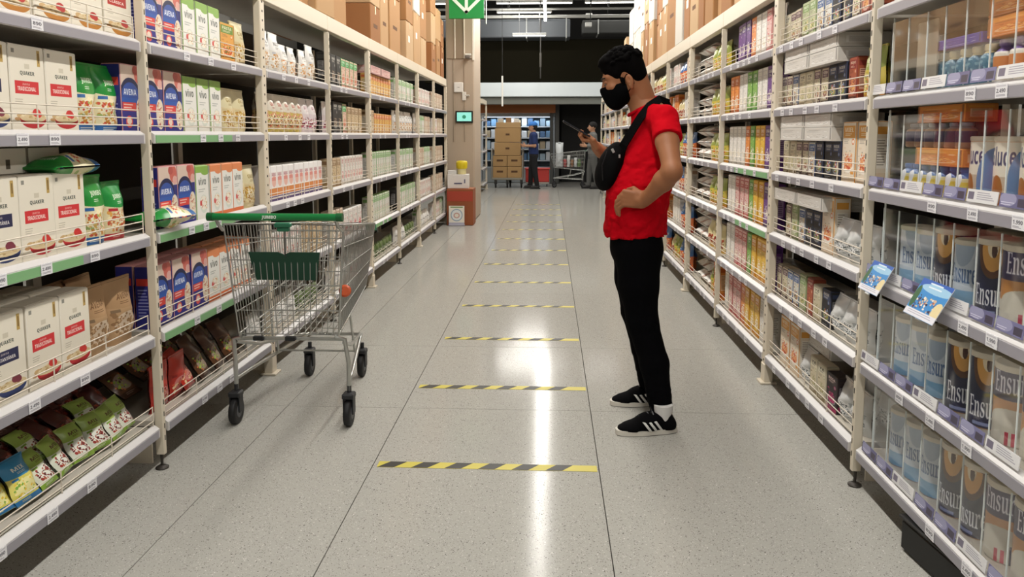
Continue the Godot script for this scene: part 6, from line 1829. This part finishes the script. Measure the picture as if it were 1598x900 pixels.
	shoe(t, Vector3(0.592, 0.0, -3.815) - B, Vector3(-1, 0, 0.06), true)
	# ---- bag with strap and the phone: things of their own
	var bg := thing("crossbody_bag", "black crossbody bag hanging on the chest of the man in red", "bag", Vector3(0.30, 1.10, -3.63))
	var O := Vector3(0.30, 1.10, -3.63)
	var bf := Field.new(Vector3(0.18, 1.07, -3.78), Vector3(0.42, 1.36, -3.48), 0.005)
	var bb := Basis(Vector3.BACK, -0.30) * Basis(Vector3.UP, 0.35)
	bf.ell(Vector3(0.272, 1.195, -3.612), Vector3(0.052, 0.10, 0.08), bb)
	bf.ell(Vector3(0.298, 1.25, -3.60), Vector3(0.045, 0.08, 0.06), bb, 0.03)
	var bm := MB.new()
	bf.into(bm)
	part("bag_body", bm, mat("#070708", 0.8, 0.0, 0.2), bg, -O)
	var zp := MB.new()
	zp.tube([Vector3(0.262, 1.285, -3.545), Vector3(0.240, 1.22, -3.54), Vector3(0.245, 1.15, -3.55)], 0.0022, 5)
	part("zip", zp, mat("#2a2a2c", 0.4, 0.5), bg, -O)
	var pl := MB.new()
	pl.cbox(Vector3(0.288, 1.287, -3.537), Vector3(0.012, 0.02, 0.004), 0.001, Basis(Vector3.BACK, 0.5))
	pl.cbox(Vector3(0.318, 1.262, -3.538), Vector3(0.008, 0.016, 0.004), 0.001)
	part("zip_pull", pl, mat("#c9c9c6", 0.3, 0.6), bg, -O)
	var pts := [Vector3(0.545, 1.502, -3.592), Vector3(0.50, 1.522, -3.560), Vector3(0.452, 1.492, -3.534), Vector3(0.410, 1.44, -3.528), Vector3(0.373, 1.378, -3.536), Vector3(0.338, 1.315, -3.552), Vector3(0.325, 1.27, -3.575)]
	part("strap", strap(pts, 0.038, 0.005, Vector3(-0.35, 0.35, 0.9)), mat("#080809", 0.85, 0.0, 0.2), bg, -O)
	var bk := [Vector3(0.545, 1.502, -3.592), Vector3(0.595, 1.43, -3.64), Vector3(0.60, 1.33, -3.68), Vector3(0.592, 1.24, -3.73), Vector3(0.56, 1.19, -3.79)]
	part("strap", strap(bk, 0.038, 0.005, Vector3(1, 0.1, 0.2)), mat("#080809", 0.85, 0.0, 0.2), bg, -O)
	var pc := Vector3(0.128, 1.388, -3.745)
	var ph := thing("phone", "dark smartphone held up in the right hand of the man in red", "phone", pc)
	var px := Vector3(0.133, -0.078, 0).normalized()
	var pn := Vector3(0.078, 0.133, 0).normalized()
	var pb := Basis(px, pn, px.cross(pn))
	part("case", boxm(Vector3(0.152, 0.008, 0.074), 0.003), mat("#15151a", 0.4), ph, Vector3.ZERO, pb)
	part("screen", boxm(Vector3(0.144, 0.0012, 0.067), 0.0), mat("#1d2328", 0.12), ph, pn * 0.0044, pb)
	part("camera_bump", boxm(Vector3(0.03, 0.003, 0.03), 0.001), mat("#2a2a30", 0.2), ph, -pn * 0.005 - px * 0.052 + Vector3(0, 0, 0.016), pb)

func _sleeve_cut(sf: Field, sh: Vector3, el: Vector3) -> void:
	# ends the sleeve square to the arm; only cells out by the arm are touched
	var p := sh.lerp(el, 0.40)
	var n := (el - sh).normalized()
	for z in sf.nz:
		for y in sf.ny:
			for x in sf.nx:
				var q := sf.o + Vector3(x, y, z) * sf.c
				var d := (q - p).dot(n)
				if d > -0.02 and (q - p - n * d).length() < 0.1 and absf(q.z + 3.655) > 0.150:
					var id := x + sf.nx * (y + sf.ny * z)
					# the trunk itself stays
					var tr := Vector2(q.x - 0.47, (q.z + 3.655) / 1.16).length() - 0.125
					sf.f[id] = maxf(sf.f[id], minf(d, tr))

func _neck_bite(sf: Field) -> void:
	var n := Vector3(-0.53, 0.85, 0).normalized()
	var c := Vector3(0.437, 1.497, -3.655)
	for z in sf.nz:
		for y in sf.ny:
			for x in sf.nx:
				var q := sf.o + Vector3(x, y, z) * sf.c - c
				var d := q.dot(n)
				if d > -0.01 and (q - n * d).length() < 0.13:
					var id := x + sf.nx * (y + sf.ny * z)
					sf.f[id] = maxf(sf.f[id], d)

func _hip_hand(h: Field, w: Vector3) -> void:
	# back of the hand towards the camera, fingers folding down and in against the waist, thumb behind
	var d := Vector3(-0.98, 0.10, -0.2).normalized()
	var up := Vector3(0.05, 1, 0.1).normalized()
	up = (up - d * up.dot(d)).normalized()
	h.cone(w + Vector3(0.03, 0.035, 0.01), w + d * 0.02, 0.028, 0.027, 0.012)
	for q in 4:
		var off := up * (0.029 - 0.0195 * q)
		var kn := w + d * (0.098 - 0.005 * absf(q - 1.0)) + off
		h.cone(w + d * 0.012 + off * 0.75, kn, 0.0165, 0.0120, 0.012)
		var dirs := [Vector3(-0.55, -0.62 + 0.06 * q, -0.45), Vector3(-0.12, -0.95, -0.2), Vector3(0.15, -0.95, -0.15)]
		var L: Array = [[0.04, 0.024, 0.019], [0.043, 0.027, 0.02], [0.04, 0.025, 0.019], [0.031, 0.019, 0.017]][q]
		var p := kn
		for j in 3:
			var e: Vector3 = p + dirs[j].normalized() * L[j]
			h.cone(p, e, 0.0098 - 0.0009 * j, 0.0090 - 0.0011 * j, 0.0028)
			p = e
	# thumb along the top edge, going round to the back
	var t0 := w + d * 0.03 + up * 0.03
	h.cone(t0, t0 + Vector3(-0.02, 0.018, -0.026), 0.0145, 0.0115, 0.01)
	h.cone(t0 + Vector3(-0.02, 0.018, -0.026), t0 + Vector3(-0.042, 0.012, -0.05), 0.0112, 0.009, 0.003)

func _phone_hand(h: Field, w: Vector3) -> void:
	# palm under the phone, fingers round its far edge, thumb along the near edge
	var d := Vector3(-0.66, 0.72, 0.1).normalized()
	var zc := Vector3(0, 0, 1)
	h.cone(w, w + d * 0.03, 0.027, 0.028, 0.012)
	for q in 4:
		var off := zc * (-0.028 + 0.019 * q)
		var kn := w + d * (0.082 - 0.003 * q) + off * 0.95
		h.cone(w + d * 0.015 + off * 0.75, kn, 0.0165, 0.0122, 0.012)
		var dirs := [Vector3(-0.95, 0.22 - 0.05 * q, 0.1), Vector3(-0.55, 0.8, 0.18), Vector3(0.35, 0.9, 0.25)]
		var L: Array = [[0.04, 0.024, 0.019], [0.042, 0.026, 0.02], [0.04, 0.025, 0.019], [0.032, 0.02, 0.017]][3 - q]
		var p := kn
		for j in 3:
			var e: Vector3 = p + dirs[j].normalized() * L[j]
			h.cone(p, e, 0.0096 - 0.0009 * j, 0.0088 - 0.0011 * j, 0.0028)
			p = e
	var t0 := w + d * 0.03 + zc * 0.03
	h.cone(t0, t0 + Vector3(-0.02, 0.035, 0.012), 0.0145, 0.0115, 0.01)
	h.cone(t0 + Vector3(-0.02, 0.035, 0.012), t0 + Vector3(-0.045, 0.055, 0.006), 0.0112, 0.0098, 0.003)
	h.cone(t0 + Vector3(-0.045, 0.055, 0.006), t0 + Vector3(-0.068, 0.062, -0.01), 0.0096, 0.008, 0.003)

func strap(pts: Array, w: float, th: float, face: Vector3) -> MB:
	var rings := []
	for q in pts.size():
		var t: Vector3 = (pts[mini(q + 1, pts.size() - 1)] - pts[maxi(q - 1, 0)]).normalized()
		var n := (face - t * face.dot(t)).normalized()
		var b := t.cross(n)
		rings.append(PackedVector3Array([pts[q] + b * w / 2 - n * th, pts[q] + b * w / 2 + n * th / 2, pts[q] - b * w / 2 + n * th / 2, pts[q] - b * w / 2 - n * th]))
	var m := MB.new()
	for r in rings.size() - 1:
		for j in 4:
			m.quad(rings[r][(j + 1) % 4], rings[r][j], rings[r + 1][j], rings[r + 1][(j + 1) % 4])
	return m

var shoe_cache := []

# low black trainer; local x runs from the heel to the toe
func shoe(t: Node3D, heel: Vector3, dir: Vector3, stripes: bool) -> void:
	dir = dir.normalized()
	var b := Basis(dir, Vector3.UP, dir.cross(Vector3.UP))
	var root := Node3D.new()
	root.name = "shoe"
	t.add_child(root, true)
	root.transform = Transform3D(b, heel)
	if shoe_cache.is_empty():
		for k in 4:      # the upper, then three stripes lying 1.6 mm proud of it
			var fl := Field.new(Vector3(-0.03, 0.0, -0.08), Vector3(0.32, 0.14, 0.08), 0.0036)
			var g := 0.0 if k == 0 else 0.0018
			fl.cone(Vector3(0.034, 0.04, 0), Vector3(0.048, 0.082, 0), 0.033 + g, 0.029 + g, 0.02, Vector3(1, 1, 1.15))
			fl.cone(Vector3(0.036, 0.035, 0), Vector3(0.13, 0.045, 0), 0.033 + g, 0.036 + g, 0.02, Vector3(1, 1, 1.15))
			fl.cone(Vector3(0.085, 0.073, 0), Vector3(0.15, 0.054, 0), 0.031 + g, 0.030 + g, 0.02, Vector3(1, 1, 1.15))
			fl.cone(Vector3(0.13, 0.050, 0), Vector3(0.22, 0.027, 0.003), 0.036 + g, 0.026 + g, 0.03, Vector3(1, 1, 1.4))
			fl.cone(Vector3(0.2, 0.026, 0.0), Vector3(0.252, 0.022, 0.003), 0.026 + g, 0.019 + g, 0.02, Vector3(1, 1, 1.75))
			fl.cut(Vector3(0, 0.02, 0), Vector3.DOWN)
			if k == 0:
				fl.cut(Vector3(0.04, 0.09, 0), Vector3(-0.12, 1, 0))
				fl.carve(Vector3(0.056, 0.108, 0), Vector3(0.036, 0.036, 0.03))
			else:
				var sn := Vector3(0.80, -0.60, 0)      # the stripes lean with their tops towards the toe
				var sc := Vector3(0.092 + (k - 1) * 0.027, 0.045, 0)
				fl.cut(sc + sn * 0.0058, sn)
				fl.cut(sc - sn * 0.0058, -sn)
				fl.cut(Vector3(0, 0.068 + 0.002 * (2 - k), 0), Vector3.UP)
			var m := MB.new()
			fl.into(m)
			shoe_cache.append(m.mesh())
	part("upper", shoe_cache[0], mat("#08080a", 0.85, 0.0, 0.2), root)
	for k in 3: part("stripe", shoe_cache[k + 1], mat("#e2e2de", 0.6), root)
	# sole from a foot outline
	var poly := []
	for q in 36:
		var w := TAU * q / 36
		var x := 0.1375 + cos(w) * 0.144
		var half := 0.041 + 0.008 * sin((x - 0.05) * 9.0) - 0.004 * exp(-pow((x - 0.11) / 0.04, 2))
		poly.append(Vector2(x, sin(w) * half * pow(maxf(1e-4, absf(sin(w))), -0.35) if absf(sin(w)) > 0.02 else 0.0))
	var so := MB.new()
	so.prism(poly, Vector3(0, 0.024, 0), Vector3.RIGHT, Vector3(0, 0, -1), 0.022)
	part("sole", so, mat("#d6d1c6", 0.6), root)
	var tr := MB.new()
	var p2 := []
	for p in poly: p2.append((p - Vector2(0.1375, 0)) * 0.99 + Vector2(0.1375, 0))
	tr.prism(p2, Vector3(0, 0.003, 0), Vector3.RIGHT, Vector3(0, 0, -1), 0.003)
	part("outsole", tr, mat("#2a2724", 0.7), root)
	for q in 4:
		var lc := MB.new()
		var x := 0.112 + q * 0.019
		var y := 0.1035 - q * 0.008
		lc.tube([Vector3(x, y - 0.011, -0.025), Vector3(x + 0.002, y - 0.001, -0.01), Vector3(x + 0.004, y, 0), Vector3(x + 0.002, y - 0.001, 0.01), Vector3(x, y - 0.011, 0.025)], 0.0026, 6)
		part("lace", lc, mat("#77777a", 0.7), root)
	var bow := MB.new()
	bow.tube([Vector3(0.122, 0.1, -0.02), Vector3(0.115, 0.112, -0.005), Vector3(0.12, 0.102, 0.005), Vector3(0.112, 0.112, 0.018)], 0.0025, 6)
	part("lace", bow, mat("#1c1c1e", 0.7), root)
	var sk := MB.new()
	sk.lathe(Vector3(0.060, 0, 0), [Vector2(0.036, 0.05), Vector2(0.038, 0.08), Vector2(0.041, 0.1), Vector2(0.043, 0.13)], 20)
	part("sock", sk, mat("#dcdad8", 0.85), root)

# a small figure for the far end of the aisle; facing angle about y (0 = towards -x)
func far_person(label: String, at: Vector3, face: float, h: float, cloth: Dictionary) -> Node3D:
	var t := thing("person", label, "person", at, face)
	var k := h / 1.72
	var P := func(x, y, z): return Vector3(x, y, z) * k
	var m := MB.new()
	var bd := Field.new(Vector3(-0.5, 0, -0.32) * k, Vector3(0.3, 1.78, 0.32) * k, 0.014)
	bd.cone(P.call(0, 1.38, 0), P.call(0, 1.0, 0), 0.095, 0.1, 0.03, Vector3(1, 1, 1.35))
	bd.cone(P.call(0, 1.0, 0), P.call(0.01, 0.88, 0), 0.1, 0.105, 0.03, Vector3(1, 1, 1.35))
	bd.cone(P.call(-0.01, 1.56, 0), P.call(0.01, 1.42, 0), 0.05, 0.055, 0.03)
	for s in [-1.0, 1.0]:
		bd.cone(P.call(0.01, 1.40, s * 0.1), P.call(0.01, 1.38, s * 0.175), 0.055, 0.05, 0.04)
		bd.cone(P.call(0.01, 1.38, s * 0.18), P.call(0.04, 1.12, s * 0.22), 0.046, 0.037, 0.02)
		bd.cone(P.call(0.04, 1.12, s * 0.22), P.call(-0.2, 1.12, s * 0.14), 0.038, 0.027, 0.02)
		bd.cone(P.call(0.0, 0.86, s * 0.09), P.call(-0.01 + 0.05 * s, 0.48, s * 0.1), 0.08, 0.05, 0.03)
		bd.cone(P.call(-0.01 + 0.05 * s, 0.48, s * 0.1), P.call(0.09 * s + 0.01, 0.08, s * 0.1), 0.05, 0.034, 0.02)
	bd.into(m)
	var hd := Field.new(P.call(-0.17, 1.42, -0.13), P.call(0.15, 1.8, 0.13), 0.007)
	var c: Vector3 = P.call(-0.02, 1.61, 0)
	hd.ell(c + Vector3(0.01, 0.02, 0), Vector3(0.095, 0.095, 0.075))
	hd.ell(c + Vector3(-0.035, -0.04, 0), Vector3(0.06, 0.08, 0.058))
	hd.cone(c + Vector3(-0.095, -0.005, 0), c + Vector3(-0.115, -0.035, 0), 0.009, 0.013, 0.012)
	for s in [-1.0, 1.0]: hd.ell(c + Vector3(0.01, -0.02, s * 0.077), Vector3(0.016, 0.028, 0.01), Basis(), 0.006)
	hd.cone(c + Vector3(0.01, -0.06, 0), P.call(0.01, 1.44, 0), 0.052, 0.055, 0.03)
	hd.into(m)
	for s in [-1.0, 1.0]:
		var w: Vector3 = P.call(-0.2, 1.12, s * 0.14)
		var hf := Field.new(w - Vector3(0.2, 0.1, 0.1), w + Vector3(0.06, 0.1, 0.1), 0.005)
		hand(hf, w, Vector3(-1, 0.15, -s * 0.2), Vector3(0, -0.3, -s), Vector3(0, 1, 0), [[0.5, 0.7, 0.5], [0.5, 0.8, 0.5], [0.55, 0.8, 0.5], [0.6, 0.8, 0.5]])
		hf.into(m)
	part("body", m, mat("#b98a6c", 0.6), t)
	var e := MB.new()
	for s in [-1.0, 1.0]: e.cbox(c + Vector3(-0.088, 0.005, s * 0.03), Vector3(0.008, 0.008, 0.018), 0.002)
	part("eyes", e, mat("#1a1412", 0.4), t)
	part("mouth", boxm(Vector3(0.008, 0.006, 0.035), 0.002, c + Vector3(-0.092, -0.072, 0)), mat("#8a4a42", 0.5), t)
	# clothes
	var sf := Field.new(Vector3(-0.3, 0.8, -0.34) * k, Vector3(0.25, 1.5, 0.34) * k, 0.013)
	sf.cone(P.call(0, 1.38, 0), P.call(0, 1.1, 0), 0.108, 0.12, 0.03, Vector3(1, 1, 1.32))
	sf.cone(P.call(0, 1.1, 0), P.call(0.01, 0.88, 0), 0.12, 0.125, 0.03, Vector3(1, 1, 1.32))
	for s in [-1.0, 1.0]:
		sf.cone(P.call(0.01, 1.41, s * 0.08), P.call(0.01, 1.38, s * 0.18), 0.06, 0.058, 0.03)
		sf.cone(P.call(0.01, 1.38, s * 0.18), P.call(0.03, 1.2, s * 0.208), 0.058, 0.056, 0.02)
		if cloth.sleeves == "long": sf.cone(P.call(0.04, 1.12, s * 0.22), P.call(-0.15, 1.12, s * 0.16), 0.05, 0.04, 0.02)
	sf.cut(P.call(0, 0.9, 0), Vector3.DOWN)
	var sm := MB.new(); sf.into(sm)
	part("shirt", sm, mat(cloth.shirt, 0.85), t)
	var tf := Field.new(Vector3(-0.22, 0.05, -0.28) * k, Vector3(0.25, 1.02, 0.28) * k, 0.013)
	tf.cone(P.call(0, 0.95, 0), P.call(0.01, 0.86, 0), 0.112, 0.115, 0.03, Vector3(1, 1, 1.3))
	for s in [-1.0, 1.0]:
		tf.cone(P.call(0.0, 0.84, s * 0.085), P.call(-0.01 + 0.05 * s, 0.48, s * 0.1), 0.1, 0.07, 0.02)
		tf.cone(P.call(-0.01 + 0.05 * s, 0.48, s * 0.1), P.call(0.09 * s + 0.01, 0.09, s * 0.1), 0.07, 0.055, 0.01)
	tf.cut(P.call(0, 0.085, 0), Vector3.DOWN)
	tf.cut(P.call(0, 0.98, 0), Vector3.UP)
	var tm := MB.new(); tf.into(tm)
	part("trousers", tm, mat(cloth.trousers, 0.85), t)
	for s in [-1.0, 1.0]:
		var hx: float = (0.09 * s + 0.01) * k
		var so := MB.new()
		so.cbox(Vector3(hx - 0.05, 0.012, s * 0.1 * k), Vector3(0.27, 0.024, 0.095), 0.008)
		var sh := part("shoe", so, mat("#1c1a1a", 0.6), t)
		var up := Field.new(Vector3(hx - 0.2, 0.0, s * 0.1 * k - 0.08), Vector3(hx + 0.1, 0.14, s * 0.1 * k + 0.08), 0.01)
		up.cone(Vector3(hx + 0.02, 0.06, s * 0.1 * k), Vector3(hx - 0.13, 0.04, s * 0.1 * k), 0.05, 0.034, 0.02)
		up.cut(Vector3(0, 0.015, 0), Vector3.DOWN)
		var um := MB.new(); up.into(um)
		part("upper", um, mat("#201d1d", 0.6), sh)
	# hair or cap
	var cf := Field.new(P.call(-0.24, 1.5, -0.14), P.call(0.16, 1.84, 0.14), 0.007)
	if cloth.has("cap"):
		cf.ell(c + Vector3(0.01, 0.055, 0), Vector3(0.108, 0.082, 0.09))
		cf.cut(c + Vector3(0, 0.03, 0), Vector3(0.1, -1, 0))
		var cm := MB.new(); cf.into(cm)
		var cp := part("cap", cm, mat(cloth.cap, 0.7), t)
		var br := MB.new()
		br.lathe(c + Vector3(-0.1, 0.035, 0), [Vector2(0.07, 0.0), Vector2(0.072, 0.004), Vector2(0.06, 0.012)], 20)
		part("cap_brim", br, mat(cloth.cap, 0.7), cp)
		var hf := Field.new(P.call(-0.12, 1.45, -0.14), P.call(0.16, 1.72, 0.14), 0.008)
		hf.ell(c + Vector3(0.03, -0.005, 0), Vector3(0.088, 0.085, 0.083))
		hf.cut(c + Vector3(-0.005, 0, 0), Vector3.LEFT)
		hf.cut(c + Vector3(0, 0.04, 0), Vector3.UP)
		var hm := MB.new(); hf.into(hm)
		part("hair", hm, mat("#17110f", 0.8), t)
	else:
		cf.ell(c + Vector3(0.02, 0.04, 0), Vector3(0.105, 0.092, 0.088))
		cf.carve(c + Vector3(-0.11, -0.03, 0), Vector3(0.08, 0.085, 0.1))
		var cm := MB.new(); cf.into(cm)
		part("hair", cm, mat(cloth.hair, 0.8), t)
	return t

func people() -> void:
	man()
	far_person("distant worker in a blue cap, navy shirt and black trousers beside the platform trolley", Vector3(-0.41, 0, -19.45), 0.0, 1.66, {"shirt": "#1f3060", "trousers": "#121216", "cap": "#2f74c4", "sleeves": "short"})
	far_person("distant person dressed in grey behind the far shopping cart", Vector3(1.08, 0, -19.5), 0.15, 1.66, {"shirt": "#6f6f6c", "trousers": "#5c5c5a", "hair": "#1a1716", "sleeves": "long"})

func _ready() -> void:
	rng.seed = 20240
	camera_and_light()
	room()
	overhead()
	racks()
	kinds()
	goods_left()
	goods_right()
	clear_fronts()
	top_stock()
	tapes()
	pillar_things()
	cart("chrome wire shopping cart with green handle and dark green child seat flap", Vector3(-1.205, 0, -3.465), 0.0, true)
	man_and_far()

func man_and_far() -> void:
	people()
	far_end()
